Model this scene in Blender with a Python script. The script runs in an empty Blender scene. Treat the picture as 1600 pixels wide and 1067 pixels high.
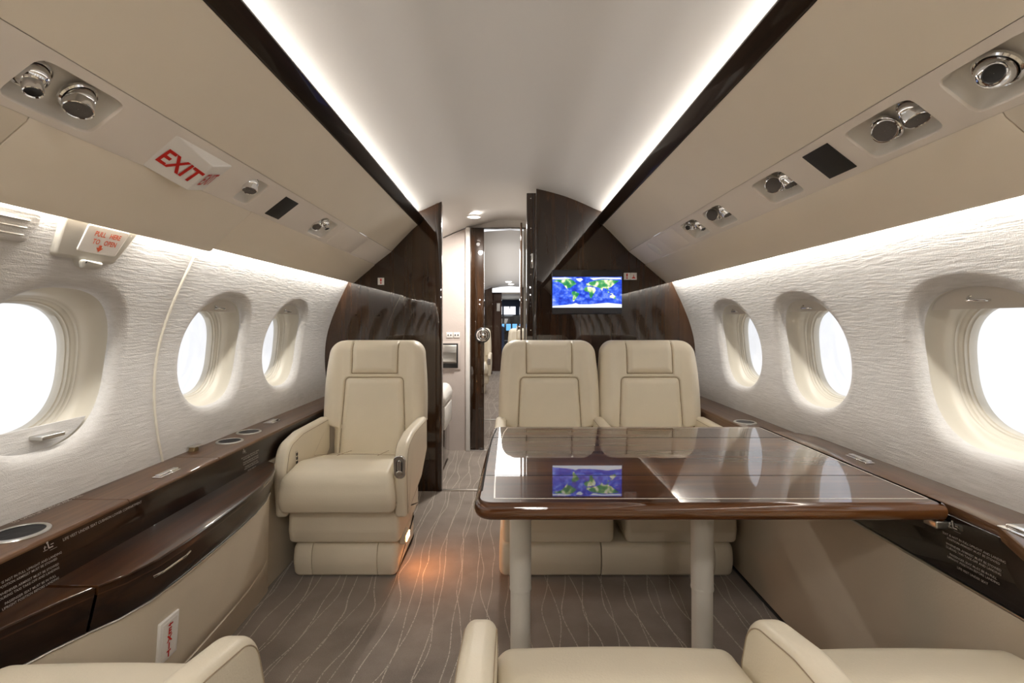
import bpy, bmesh, math, random
from mathutils import Vector, Matrix
random.seed(4)
C = bpy.context.scene.collection
PI = math.pi
CZ = 1.05          # eye height above the carpet; profile heights below are relative to it
YB = 3.016         # the wooden bulkhead
YR = -2.4          # rear end of the cabin
F = 760.0

# ------------------------------------------------------------------ helpers
def link(o, parent=None):
    C.objects.link(o)
    if parent: o.parent = parent
    return o
def mesh(name, verts, faces, mat, parent=None, smooth=True, ang=35, merge=False):
    me = bpy.data.meshes.new(name)
    me.from_pydata([tuple(v) for v in verts], [], faces)
    if merge:
        bm = bmesh.new(); bm.from_mesh(me)
        bmesh.ops.remove_doubles(bm, verts=bm.verts, dist=1e-5)
        bm.to_mesh(me); bm.free()
    me.validate()
    if mat: me.materials.append(mat)
    if smooth:
        me.polygons.foreach_set('use_smooth', [True]*len(me.polygons))
        me.set_sharp_from_angle(angle=math.radians(ang))
    me.update()
    return link(bpy.data.objects.new(name, me), parent)
class MB:
    def __init__(s): s.v = []; s.f = []
    def add(s, v, f):
        n = len(s.v); s.v += [tuple(p) for p in v]; s.f += [tuple(i+n for i in q) for q in f]; return s
    def build(s, name, mat, parent=None, **k): return mesh(name, s.v, s.f, mat, parent, **k)
def tag(o, label=None, cat=None, group=None, kind=None):
    if label: o['label'] = label
    if cat: o['category'] = cat
    if group: o['group'] = group
    if kind: o['kind'] = kind
    return o
def struct(o, label=None):
    o['kind'] = 'structure'
    if label: o['label'] = label
    return o
def empty(name, loc=(0,0,0), rz=0):
    o = bpy.data.objects.new(name, None); o.empty_display_size = .05
    o.location = loc; o.rotation_euler = (0,0,rz); return link(o)
def copy_tree(o, parent=None):
    c = o.copy(); C.objects.link(c)
    if parent: c.parent = parent
    for ch in list(o.children): copy_tree(ch, c)
    return c
def box(x0,x1,y0,y1,z0,z1):
    v = [(x,y,z) for z in (z0,z1) for y in (y0,y1) for x in (x0,x1)]
    f = [(0,2,3,1),(4,5,7,6),(0,1,5,4),(2,6,7,3),(0,4,6,2),(1,3,7,5)]
    return v, f
def rbox(x0,x1,y0,y1,z0,z1,r=.005,seg=3):
    bm = bmesh.new()
    v, f = box(x0,x1,y0,y1,z0,z1)
    bv = [bm.verts.new(p) for p in v]
    for q in f: bm.faces.new([bv[i] for i in q])
    bmesh.ops.recalc_face_normals(bm, faces=bm.faces)
    bmesh.ops.bevel(bm, geom=bm.edges[:], offset=r, segments=seg, profile=.5, affect='EDGES')
    bm.verts.index_update()
    V = [tuple(q.co) for q in bm.verts]; Fc = [tuple(q.index for q in p.verts) for p in bm.faces]
    bm.free(); return V, Fc
def roundpoly(pts, seg=6):
    """pts: (a,b,r) -> closed list of 2D points with rounded corners"""
    out = []; n = len(pts)
    for i in range(n):
        p = Vector(pts[i][:2]); r = pts[i][2] if len(pts[i]) > 2 else 0
        a = Vector(pts[i-1][:2]) - p; b = Vector(pts[(i+1)%n][:2]) - p
        if r <= 0: out.append(tuple(p)); continue
        la, lb = a.length, b.length; a.normalize(); b.normalize()
        ang = a.angle(b)
        t = min(r/math.tan(ang/2), la*.49, lb*.49)
        p0 = p + a*t; p1 = p + b*t
        k = 1 if ang > 2.6 else 0
        for j in range(seg+1):
            u = j/seg
            q = p0*(1-u)**2 + p*2*u*(1-u)*(.78+.22*0) + p1*u*u
            w = (1-u)**2 + 2*u*(1-u)*.78 + u*u
            out.append(tuple(q/w))
    return out
def inset(poly, e):
    n = len(poly); area = sum(poly[i-1][0]*poly[i][1]-poly[i][0]*poly[i-1][1] for i in range(n))
    s = 1 if area > 0 else -1
    out = []
    for i in range(n):
        p = Vector(poly[i]); a = Vector(poly[i-1]); b = Vector(poly[(i+1)%n])
        d1 = (p-a); d2 = (b-p)
        if d1.length < 1e-9: d1 = d2
        if d2.length < 1e-9: d2 = d1
        d1.normalize(); d2.normalize()
        n1 = Vector((-d1.y, d1.x))*s; n2 = Vector((-d2.y, d2.x))*s
        m = n1+n2
        if m.length < 1e-6: m = n1
        m.normalize(); k = max(m.dot(n1), .5)
        out.append(tuple(p + m*(e/k)))
    return out
def extr(poly, fn, t0, t1, r=.01, seg=5, r1=None, mid=0):
    """sweep a closed 2D profile from t0 to t1 with rounded ends. fn(a,b,t)->xyz"""
    r1 = r if r1 is None else r1
    st = []
    for j in range(seg+1):
        u = j/seg*PI/2; st.append((t0 + r*(1-math.cos(u)) if False else t0 + r*(1-math.cos(u)), r*(1-math.sin(u))))
    if r == 0: st = [(t0,0)]
    for j in range(mid): st.append((t0+r+(t1-r1-t0-r)*(j+1)/(mid+1), 0))
    if r1 == 0: st.append((t1,0))
    else:
        for j in range(seg+1):
            u = (1-j/seg)*PI/2; st.append((t1 - r1*(1-math.cos(u)), r1*(1-math.sin(u))))
    V = []; Fc = []; n = len(poly)
    for t, e in st:
        pp = inset(poly, e) if e > 1e-7 else poly
        V += [fn(a,b,t) for a,b in pp]
    for k in range(len(st)-1):
        for i in range(n):
            j = (i+1)%n
            Fc.append((k*n+i, k*n+j, (k+1)*n+j, (k+1)*n+i))
    m = (len(st)-1)*n; L = len(V)
    V += V[:n] + V[m:m+n]
    Fc.append(tuple(L+i for i in range(n))[::-1]); Fc.append(tuple(L+n+i for i in range(n)))
    return V, Fc
def lathe(prof, seg=32, M=None):
    V = []; Fc = []; n = len(prof)
    for k in range(seg):
        a = 2*PI*k/seg
        for r,z in prof: V.append((r*math.cos(a), r*math.sin(a), z))
    for k in range(seg):
        k2 = (k+1)%seg
        for i in range(n-1): Fc.append((k*n+i, k2*n+i, k2*n+i+1, k*n+i+1))
    if prof[0][0] < 1e-6: pass
    if M: V = [tuple(M @ Vector(p)) for p in V]
    return V, Fc
def tube(pts, r, seg=8, cap=True, closed=False):
    V = []; Fc = []; n = len(pts); P = [Vector(p) for p in pts]
    for i,p in enumerate(P):
        a = P[i-1] if (i>0 or closed) else p; b = P[(i+1)%n] if (i<n-1 or closed) else p
        d = (b-a).normalized(); u = d.cross(Vector((0.12,.31,1))).normalized(); w = d.cross(u)
        rr = r[i] if isinstance(r,(list,tuple)) else r
        for k in range(seg):
            t = 2*PI*k/seg; V.append(tuple(p + u*rr*math.cos(t) + w*rr*math.sin(t)))
    m = n if closed else n-1
    for i in range(m):
        j = (i+1)%n
        for k in range(seg):
            k2 = (k+1)%seg; Fc.append((i*seg+k, j*seg+k, j*seg+k2, i*seg+k2))
    if cap and not closed:
        Fc.append(tuple(range(seg))[::-1]); Fc.append(tuple((n-1)*seg+k for k in range(seg)))
    return V, Fc
def interp(tab, x):
    """smooth (Catmull-Rom like) interpolation in a sorted table of (x,y)"""
    if x <= tab[0][0]: a,b = tab[0],tab[1]; return a[1]+(b[1]-a[1])*(x-a[0])/(b[0]-a[0])
    if x >= tab[-1][0]: a,b = tab[-2],tab[-1]; return b[1]+(b[1]-a[1])*(x-b[0])/(b[0]-a[0])
    for i in range(len(tab)-1):
        if tab[i][0] <= x <= tab[i+1][0]: break
    x0,y0 = tab[i]; x1,y1 = tab[i+1]; h = x1-x0; t = (x-x0)/h
    def sl(k):
        k0, k1 = max(k-1,0), min(k+1,len(tab)-1)
        return (tab[k1][1]-tab[k0][1])/(tab[k1][0]-tab[k0][0])
    m0, m1 = sl(i)*h, sl(i+1)*h
    return (2*t**3-3*t*t+1)*y0 + (t**3-2*t*t+t)*m0 + (-2*t**3+3*t*t)*y1 + (t**3-t*t)*m1
def ss(a,b,x):
    t = min(1,max(0,(x-a)/(b-a))); return t*t*(3-2*t)
_tx = {}
def text_mesh(txt, size, align='CENTER', bold=0.0, sx=1.0):
    cu = bpy.data.curves.new('txt','FONT'); cu.body = txt; cu.size = size
    cu.align_x = align; cu.align_y = 'CENTER'; cu.offset = bold; cu.extrude = 0; cu.resolution_u = 2
    o = bpy.data.objects.new('txt', cu); C.objects.link(o)
    bpy.context.view_layer.update()
    me = bpy.data.meshes.new_from_object(o.evaluated_get(bpy.context.evaluated_depsgraph_get()))
    V = [(v.co.x*sx, v.co.y) for v in me.vertices]; Fc = [tuple(p.vertices) for p in me.polygons]
    bpy.data.objects.remove(o); bpy.data.curves.remove(cu); bpy.data.meshes.remove(me)
    return V, Fc
def put_text(name, txt, size, o, R, U, mat, parent=None, off=.0006, **k):
    o = Vector(o); R = Vector(R).normalized(); U = Vector(U).normalized(); N = R.cross(U)
    V, Fc = text_mesh(txt, size, **k)
    return mesh(name, [o+R*x+U*y+N*off for x,y in V], Fc, mat, parent, smooth=False)

# ------------------------------------------------------------------ materials
def newmat(name):
    m = bpy.data.materials.new(name); m.use_nodes = True
    nt = m.node_tree; b = nt.nodes['Principled BSDF']; return m, nt, b
def node(nt, t, **k):
    n = nt.nodes.new(t)
    for a,v in k.items():
        if a in n.inputs.keys(): n.inputs[a].default_value = v
        else: setattr(n, a, v)
    return n
def coords(nt, scale=(1,1,1), which='Object'):
    tc = node(nt,'ShaderNodeTexCoord'); mp = node(nt,'ShaderNodeMapping')
    mp.inputs['Scale'].default_value = scale
    nt.links.new(tc.outputs[which], mp.inputs['Vector']); return mp.outputs['Vector']
def ramp(nt, fac, stops):
    r = node(nt,'ShaderNodeValToRGB'); e = r.color_ramp.elements
    e[0].position, e[0].color = stops[0][0], (*stops[0][1],1)
    e[1].position, e[1].color = stops[-1][0], (*stops[-1][1],1)
    for p,c in stops[1:-1]:
        q = e.new(p); q.color = (*c,1)
    nt.links.new(fac, r.inputs['Fac']); return r.outputs['Color']
def simple(name, col, rough=.5, metal=0, coat=0, spec=.5, bump=None, emis=None, es=1, var=0):
    m, nt, b = newmat(name)
    b.inputs['Base Color'].default_value = (*col,1); b.inputs['Roughness'].default_value = rough
    b.inputs['Metallic'].default_value = metal; b.inputs['Coat Weight'].default_value = coat
    b.inputs['Coat Roughness'].default_value = .03
    b.inputs['Specular IOR Level'].default_value = spec
    if emis: b.inputs['Emission Color'].default_value = (*emis,1); b.inputs['Emission Strength'].default_value = es
    if var or bump:
        n = node(nt,'ShaderNodeTexNoise'); n.inputs['Scale'].default_value = bump[0] if bump else 6
        n.inputs['Detail'].default_value = 4
        nt.links.new(coords(nt), n.inputs['Vector'])
        if var:
            n2 = node(nt,'ShaderNodeTexNoise'); n2.inputs['Scale'].default_value = 5; n2.inputs['Detail'].default_value = 3
            nt.links.new(coords(nt), n2.inputs['Vector'])
            c = ramp(nt, n2.outputs['Fac'], [(.3,[x*(1-var) for x in col]),(.7,[min(1,x*(1+var)) for x in col])])
            nt.links.new(c, b.inputs['Base Color'])
        if bump:
            bp = node(nt,'ShaderNodeBump'); bp.inputs['Strength'].default_value = bump[1]; bp.inputs['Distance'].default_value = .002
            nt.links.new(n.outputs['Fac'], bp.inputs['Height']); nt.links.new(bp.outputs['Normal'], b.inputs['Normal'])
    return m
def wood(name, dark, mid, light, axis, rough=.3, coat=1.0, fine=1.0, ior=1.6):
    m, nt, b = newmat(name)
    sc = {'x':(1.2,28,28),'y':(28,1.2,28),'z':(28,28,1.0)}[axis]
    sc = tuple(s*fine if s > 2 else s for s in sc)
    v = coords(nt, sc)
    n = node(nt,'ShaderNodeTexNoise'); n.inputs['Scale'].default_value = 1.0; n.inputs['Detail'].default_value = 6; n.inputs['Roughness'].default_value = .6; n.inputs['Distortion'].default_value = .6
    nt.links.new(v, n.inputs['Vector'])
    sc2 = {'x':(.6,5,5),'y':(5,.6,5),'z':(5,5,.5)}[axis]
    n2 = node(nt,'ShaderNodeTexNoise'); n2.inputs['Scale'].default_value = 1; n2.inputs['Detail'].default_value = 2
    nt.links.new(coords(nt, sc2), n2.inputs['Vector'])
    mx = node(nt,'ShaderNodeMix'); mx.data_type = 'FLOAT'; mx.inputs[0].default_value = .45
    nt.links.new(n.outputs['Fac'], mx.inputs[2]); nt.links.new(n2.outputs['Fac'], mx.inputs[3])
    c = ramp(nt, mx.outputs[0], [(.36,dark),(.5,mid),(.64,light)])
    nt.links.new(c, b.inputs['Base Color'])
    b.inputs['Roughness'].default_value = rough; b.inputs['Coat Weight'].default_value = coat; b.inputs['Specular IOR Level'].default_value = .08
    b.inputs['Coat Roughness'].default_value = .012; b.inputs['Coat IOR'].default_value = ior
    return m
M = {}
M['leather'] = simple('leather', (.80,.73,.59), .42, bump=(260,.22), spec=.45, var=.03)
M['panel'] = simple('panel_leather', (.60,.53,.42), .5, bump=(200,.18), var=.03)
M['stitch'] = simple('stitch', (.36,.28,.19), .7)
M['bin'] = simple('bin_skin', (.80,.72,.60), .5, var=.015)
M['service'] = simple('service_panel', (.82,.755,.69), .5)
M['cup'] = simple('recess_cup', (.72,.69,.64), .45)
M['ceiling'] = simple('ceiling_skin', (.62,.60,.575), .45, bump=(90,.10))
M['liner'] = simple('window_liner', (.64,.595,.50), .38)
M['shade'] = simple('shade', (.60,.56,.50), .5)
M['chrome'] = simple('chrome', (.80,.80,.80), .08, metal=1)
M['satin'] = simple('satin_metal', (.62,.61,.58), .28, metal=1)
M['black'] = simple('black', (.012,.012,.013), .4)
M['grille'] = simple('black_grille', (.018,.016,.014), .7)
M['lens'] = simple('lens', (.10,.085,.075), .25, bump=(700,.8))
M['blackgloss'] = simple('black_gloss', (.006,.004,.003), .25, coat=1)
M['bulk'] = wood('bulkhead_wood', (.014,.0058,.0022), (.029,.0125,.0048), (.050,.021,.008), 'z', fine=.8, ior=1.68)
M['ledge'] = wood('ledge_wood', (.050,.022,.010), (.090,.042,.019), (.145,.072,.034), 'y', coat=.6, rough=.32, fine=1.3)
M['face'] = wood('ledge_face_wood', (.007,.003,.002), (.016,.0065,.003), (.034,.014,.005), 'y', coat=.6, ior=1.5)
M['table'] = wood('table_wood', (.040,.011,.002), (.085,.028,.007), (.15,.058,.016), 'x', fine=.9, ior=1.75)
M['tray'] = wood('tray_wood', (.018,.0065,.0025), (.038,.0145,.005), (.075,.029,.010), 'y', ior=1.5)
M['strip'] = wood('strip_wood', (.010,.006,.004), (.017,.010,.006), (.028,.015,.008), 'y', coat=.15)
M['inlay'] = simple('inlay', (.85,.78,.68), .3, coat=1)
M['seam'] = simple('seam', (.012,.008,.006), .8)
M['softseam'] = simple('soft_seam', (.30,.26,.21), .8)
M['post'] = simple('post_paint', (.70,.67,.60), .45)
M['white'] = simple('white_plastic', (.82,.80,.77), .4)
M['cover'] = simple('cover_plastic', (.50,.475,.42), .45)
M['signwhite'] = simple('sign_face', (.82,.79,.75), .35)
M['red'] = simple('red_ink', (.55,.012,.006), .5)
M['orangered'] = simple('orange_red_ink', (.75,.13,.05), .5)
M['ink'] = simple('pale_ink', (.42,.38,.35), .5)
M['steel'] = simple('sill_metal', (.7,.68,.65), .3, metal=1)
M['brass'] = simple('bronze_latch', (.30,.23,.13), .35, metal=1)
M['silk'] = simple('lavatory_fabric', (.55,.485,.45), .6, bump=(120,.3), var=.04)
M['cream'] = simple('cream_skin', (.62,.57,.50), .5)
M['amber'] = simple('amber_lamp', (1,.5,.2), .4, emis=(1,.42,.14), es=14)
M['lampdisc'] = simple('lamp_disc', (1,1,1), .4, emis=(1,.96,.9), es=6)
M['bluelit'] = simple('blue_display', (.02,.05,.1), .4, emis=(.15,.45,.9), es=.8)
M['navy'] = simple('navy_seat', (.03,.05,.10), .6)
M['bezel'] = simple('monitor_bezel', (.018,.020,.030), .35, coat=.3)

# woven wall fabric with long horizontal slubs
m, nt, b = newmat('wall_fabric'); M['fabric'] = m
n1 = node(nt,'ShaderNodeTexNoise'); n1.inputs['Scale'].default_value = 1; n1.inputs['Detail'].default_value = 6; n1.inputs['Roughness'].default_value = .62; n1.inputs['Distortion'].default_value = .5
nt.links.new(coords(nt,(90,15,150)), n1.inputs['Vector'])
n2 = node(nt,'ShaderNodeTexNoise'); n2.inputs['Scale'].default_value = 1; n2.inputs['Detail'].default_value = 3
nt.links.new(coords(nt,(300,330,300)), n2.inputs['Vector'])
mx = node(nt,'ShaderNodeMix'); mx.data_type='FLOAT'; mx.inputs[0].default_value=.28
nt.links.new(n1.outputs['Fac'], mx.inputs[2]); nt.links.new(n2.outputs['Fac'], mx.inputs[3])
bp = node(nt,'ShaderNodeBump'); bp.inputs['Strength'].default_value=.55; bp.inputs['Distance'].default_value=.0045
nt.links.new(mx.outputs[0], bp.inputs['Height']); nt.links.new(bp.outputs['Normal'], b.inputs['Normal'])
nt.links.new(ramp(nt, n1.outputs['Fac'], [(.3,(.53,.51,.485)),(.7,(.63,.612,.59))]), b.inputs['Base Color'])
b.inputs['Roughness'].default_value = .8; b.inputs['Specular IOR Level'].default_value = .2

# carpet with thin wandering pale lines
def carpet(name, base, base2, line):
    m, nt, b = newmat(name)
    tc = node(nt,'ShaderNodeTexCoord'); sp = node(nt,'ShaderNodeSeparateXYZ'); nt.links.new(tc.outputs['Object'], sp.inputs[0])
    def mth(op, a, bb=None):
        n = node(nt,'ShaderNodeMath', operation=op)
        for i,x in enumerate((a,bb)):
            if x is None: continue
            if isinstance(x,(int,float)): n.inputs[i].default_value = x
            else: nt.links.new(x, n.inputs[i])
        return n.outputs[0]
    def lines(sc, seedz, amp, spacing, width):
        mp = node(nt,'ShaderNodeMapping'); mp.inputs['Scale'].default_value = sc; mp.inputs['Location'].default_value = (seedz,seedz*.7,seedz)
        nt.links.new(tc.outputs['Object'], mp.inputs['Vector'])
        n = node(nt,'ShaderNodeTexNoise'); n.inputs['Scale'].default_value=1; n.inputs['Detail'].default_value=1.5
        nt.links.new(mp.outputs[0], n.inputs['Vector'])
        x = mth('ADD', sp.outputs['X'], mth('MULTIPLY', n.outputs['Fac'], amp))
        fr = mth('FRACT', mth('DIVIDE', x, spacing))
        d = mth('ABSOLUTE', mth('SUBTRACT', fr, .5))
        return mth('LESS_THAN', d, width/spacing)
    a = lines((1.5,1.7,1), 3.1, .22, .078, .0017)
    c = lines((2.0,1.4,1), 11.7, .26, .105, .0015)
    k = mth('MAXIMUM', a, c)
    fn = node(nt,'ShaderNodeTexNoise'); fn.inputs['Scale'].default_value=160; fn.inputs['Detail'].default_value=2
    nt.links.new(tc.outputs['Object'], fn.inputs['Vector'])
    k = mth('MULTIPLY', k, mth('MULTIPLY', mth('GREATER_THAN', fn.outputs['Fac'], .44), .75))
    bn = node(nt,'ShaderNodeTexNoise'); bn.inputs['Scale'].default_value=5; bn.inputs['Detail'].default_value=5; bn.inputs['Roughness'].default_value=.6
    nt.links.new(tc.outputs['Object'], bn.inputs['Vector'])
    f2 = node(nt,'ShaderNodeTexNoise'); f2.inputs['Scale'].default_value=420; f2.inputs['Detail'].default_value=2
    nt.links.new(tc.outputs['Object'], f2.inputs['Vector'])
    cb = ramp(nt, mth('ADD', mth('MULTIPLY', bn.outputs['Fac'], .6), mth('MULTIPLY', f2.outputs['Fac'], .4)), [(.36,base2),(.62,base)])
    mix = node(nt,'ShaderNodeMix'); mix.data_type='RGBA'
    nt.links.new(k, mix.inputs[0]); nt.links.new(cb, mix.inputs[6]); mix.inputs[7].default_value=(*line,1)
    nt.links.new(mix.outputs[2], b.inputs['Base Color'])
    b.inputs['Roughness'].default_value=.95; b.inputs['Specular IOR Level'].default_value=.1
    b.inputs['Sheen Weight'].default_value=.25
    bp = node(nt,'ShaderNodeBump'); bp.inputs['Strength'].default_value=.5; bp.inputs['Distance'].default_value=.003
    nt.links.new(f2.outputs['Fac'], bp.inputs['Height']); nt.links.new(bp.outputs['Normal'], b.inputs['Normal'])
    return m
M['carpet'] = carpet('carpet', (.31,.262,.225), (.195,.163,.138), (.62,.55,.47))

# window pane: clear with a faint surface reflection
m = bpy.data.materials.new('clear_pane'); m.use_nodes = True; nt = m.node_tree
for n in list(nt.nodes): nt.nodes.remove(n)
o = node(nt,'ShaderNodeOutputMaterial'); mxs = node(nt,'ShaderNodeMixShader'); fr = node(nt,'ShaderNodeLayerWeight'); fr.inputs['Blend'].default_value = .12
tr = node(nt,'ShaderNodeBsdfTransparent'); gl = node(nt,'ShaderNodeBsdfGlossy'); gl.inputs['Roughness'].default_value=.02
nt.links.new(fr.outputs['Facing'], mxs.inputs[0]); nt.links.new(tr.outputs[0], mxs.inputs[1]); nt.links.new(gl.outputs[0], mxs.inputs[2]); nt.links.new(mxs.outputs[0], o.inputs[0])
M['pane'] = m

# ocean screen
m, nt, b = newmat('ocean_screen'); M['ocean'] = m
n1 = node(nt,'ShaderNodeTexNoise'); n1.inputs['Scale'].default_value=38; n1.inputs['Detail'].default_value=5
nt.links.new(coords(nt,(1,1,1.3)), n1.inputs['Vector'])
c = ramp(nt, n1.outputs['Fac'], [(.33,(.003,.022,.42)),(.5,(.02,.09,.68)),(.64,(.14,.24,.9)),(.80,(.45,.55,1.0))])
nt.links.new(c, b.inputs['Emission Color']); b.inputs['Emission Strength'].default_value=.85
b.inputs['Base Color'].default_value=(.01,.01,.02,1); b.inputs['Roughness'].default_value=.3
m, nt, b = newmat('land_screen'); M['land'] = m
n1 = node(nt,'ShaderNodeTexNoise'); n1.inputs['Scale'].default_value=30; n1.inputs['Detail'].default_value=4
nt.links.new(coords(nt), n1.inputs['Vector'])
c = ramp(nt, n1.outputs['Fac'], [(.38,(.01,.22,.07)),(.5,(.10,.42,.14)),(.57,(.65,.75,.35)),(.64,(.95,.95,.78))])
nt.links.new(c, b.inputs['Emission Color']); b.inputs['Emission Strength'].default_value=.75
b.inputs['Base Color'].default_value=(.01,.02,.01,1)
M['ice'] = simple('ice_screen', (.02,.02,.02), .3, emis=(.85,.92,1), es=.75)

# ------------------------------------------------------------------ section of the cabin
WALL = [(-.60,1.085),(-.55,1.10),(-.45,1.122),(-.33,1.143),(-.22,1.149),(-.107,1.140),(0,1.112),(.11,1.068),(.17,1.04),(.24,1.006),(.33,.962)]
def wx(z): return interp(WALL, z)
CEIL = [(0,.842),(.1,.836),(.2,.818),(.341,.779),(.452,.735),(.53,.699),(.59,.675),(.64,.648),(.675,.625),(.69,.590)]
NS = lambda side: 'left' if side < 0 else 'right'

# ---- hole-in-a-rectangle cell, used by walls and service panels
def supere(th, n):
    c, s = math.cos(th), math.sin(th)
    r = (abs(c)**n + abs(s)**n)**(-1/n); return r*c, r*s
def cell(u0,u1,v0,v1, hole, mp, nu, nv, rings_out, rings_in, mb, n=2.4):
    """hole=(cu,cv,hu,hv). rings_out: blends 0..1 from hole edge to rectangle; rings_in: (scale, depth)"""
    cu,cv,hu,hv = hole
    B = [(u0+(u1-u0)*i/nu, v0) for i in range(nu)] + [(u1, v0+(v1-v0)*i/nv) for i in range(nv)]
    B += [(u1-(u1-u0)*i/nu, v1) for i in range(nu)] + [(u0, v1-(v1-v0)*i/nv) for i in range(nv)]
    N = len(B); V=[]; Fc=[]
    th = [math.atan2((b[1]-cv)/hv,(b[0]-cu)/hu) for b in B]
    E = [supere(t,n) for t in th]
    k0 = rings_in[0][0]
    rows = []
    for t in rings_out:      # 0 = rectangle, 1 = outermost flare ring
        rows.append([mp(b[0]+(cu+e[0]*hu*k0-b[0])*t, b[1]+(cv+e[1]*hv*k0-b[1])*t, 0) for b,e in zip(B,E)])
    for s,d in rings_in:
        rows.append([mp(cu+e[0]*hu*s, cv+e[1]*hv*s, d) for e in E])
    for r in rows: V += r
    for k in range(len(rows)-1):
        for i in range(N):
            j=(i+1)%N; Fc.append((k*N+i,k*N+j,(k+1)*N+j,(k+1)*N+i))
    mb.add(V,Fc)
    return E

WC = -.118; WH = .2025
WIN = {-1: [(2.46,.190),(1.885,.190),(1.208,.195),(.55,.182),(-.05,.182),(-.65,.182),(-1.25,.182),(-1.85,.182)],
        1: [(2.435,.200),(1.845,.194),(1.168,.195),(.52,.182),(-.08,.182),(-.68,.182),(-1.28,.182),(-1.88,.182)]}
wn = 0
for side in (-1,1):
    mb = MB()
    def mp(u,v,d,side=side): return (side*(wx(v)+d), u, CZ+v)
    W = WIN[side]
    edges = [YB+.01] + [(W[i][0]+W[i+1][0])/2 for i in range(len(W)-1)] + [YR]
    for i,(cy,hw) in enumerate(W):
        y0,y1 = edges[i+1], edges[i]
        cell(y0,y1,-.60,.33,(cy,WC,hw,WH),mp,26,40,[0,.25,.5,.7,.85,.95],
             [(1.17,0),(1.13,.001),(1.09,.0035),(1.06,.007),(1.035,.011),(1.018,.016),(1.007,.021),(1.001,.026),(1.0,.030)],mb)
    mb.add([(side*1.085,YR,CZ-.6),(side*1.085,YB+.01,CZ-.6),(side*1.02,YB+.01,CZ-1.08),(side*1.02,YR,CZ-1.08)],[(0,1,2,3)])
    w = mb.build('wall_'+NS(side), M['fabric'], merge=True, ang=70)
    struct(w)
    # window units
    for i,(cy,hw) in enumerate(W):
        wn += 1
        t = struct(empty('window_%d'%wn, (side*wx(WC), cy, CZ+WC)))
        K = [(1.13,.012),(1.12,.030),(1.10,.042),(1.06,.052),(1.01,.060),(.965,.067),(.935,.074),(.915,.082),(.900,.088),(.890,.089),(.887,.094),(.882,.095),(.862,.097),(.856,.102),(.850,.103),(.835,.104),(.831,.111),(.815,.113),(.812,.135)]
        V=[];Fc=[];N=96
        for s,d in K:
            # keep frame vertical outline but follow the wall lean
            for k in range(N):
                e = supere(2*PI*k/N, 2.4); v = e[1]*WH*s
                lean = (wx(WC+v)-wx(WC))
                V.append((side*(lean*(1-.35*ss(.03,.11,d))+d), e[0]*hw*s, v))
        for k in range(len(K)-1):
            for q in range(N):
                j=(q+1)%N; Fc.append((k*N+q,k*N+j,(k+1)*N+j,(k+1)*N+q))
        mesh('window_frame', V, Fc, M['liner'], t, ang=50)
        # pane (a thin lens with two faces)
        V=[];Fc=[]
        for dd in (.124,.128):
            for k in range(N):
                e = supere(2*PI*k/N,2.4); v=e[1]*WH*.814
                V.append((side*((wx(WC+v)-wx(WC))*.65+dd), e[0]*hw*.814, v))
        Fc.append(tuple(range(N))); Fc.append(tuple(range(N,2*N))[::-1])
        for q in range(N): Fc.append((q,(q+1)%N,N+(q+1)%N,N+q))
        mesh('window_pane', V, Fc, M['pane'], t, smooth=False)
        # pleated roller shade edge: top on most windows, stowed at the sill on the exit window
        low = (side == -1 and i == 2)
        zc = -.145 if low else (.158 if not (side==1 and i==2) else .150)
        pts=[]
        th0 = None
        for k in range(721):
            a = 2*PI*k/720; e = supere(a,2.4); y=e[0]*hw*1.01; v=e[1]*WH*1.01
            if (low and v <= zc) or (not low and v >= zc): pts.append((y,v))
        if low: pts.sort(key=lambda p: p[0])
        else: pts.sort(key=lambda p: p[0])
        if low: pts = [(pts[0][0],zc)] + pts + [(pts[-1][0],zc)]
        else: pts = [(pts[0][0],zc)] + pts + [(pts[-1][0],zc)]
        V=[];Fc=[];n=len(pts)
        dpt = .040
        for dd in (dpt,dpt+.006):
            for y,v in pts: V.append((side*((wx(WC+v)-wx(WC))+dd), y, v))
        Fc.append(tuple(range(n))); Fc.append(tuple(range(n,2*n))[::-1])
        for q in range(n): Fc.append((q,(q+1)%n,n+(q+1)%n,n+q))
        mesh('window_shade', V, Fc, M['fabric'] if low else M['shade'], t, smooth=False)
        hv = -.170 if low else .176
        hx = (wx(WC+hv)-wx(WC))+dpt
        hb = MB()
        if low:
            hb.add(*rbox(side*(hx-.035) if side>0 else -(hx+.001), side*(hx+.001) if side>0 else -(hx-.035), -.030+.02,.034+.02, hv-.006,hv+.006,.004))
            mesh('shade_handle', hb.v, hb.f, M['satin'], t)
        else:
            xx = sorted((side*(hx-.014), side*(hx+.002)))
            hb.add(*rbox(xx[0],xx[1], -.026,.026, hv-.009,hv-.003,.0025))
            hb.add(*tube([(side*(hx-.012),.022*side,hv-.006),(side*(hx-.004),.026*side,hv+.004),(side*(hx+.002),.02*side,hv+.008)],.0035,8))
            mesh('shade_handle', hb.v, hb.f, M['chrome'], t)

# ---- ceiling
def sheet(name, prof, y0, y1, mat, ny=2, parent=None, flip=False, sub=1, ang=60):
    P=[]
    for i in range(len(prof)-1):
        for k in range(sub): 
            t=k/sub; P.append((prof[i][0]+(prof[i+1][0]-prof[i][0])*t, prof[i][1]+(prof[i+1][1]-prof[i][1])*t))
    P.append(prof[-1]); V=[];Fc=[];n=len(P)
    for j in range(ny):
        y = y0+(y1-y0)*j/(ny-1)
        V += [(x,y,CZ+z) for x,z in P]
    for j in range(ny-1):
        for i in range(n-1): Fc.append((j*n+i,j*n+i+1,(j+1)*n+i+1,(j+1)*n+i))
    return mesh(name, V, Fc, mat, parent, ang=ang)
def cz(x): return interp(CEIL, abs(x))
cp = [(-.69+1.38*i/80, cz(-.69+1.38*i/80)) for i in range(81)]
struct(sheet('ceiling', cp, YR, YB+.02, M['ceiling'], 3))
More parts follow.
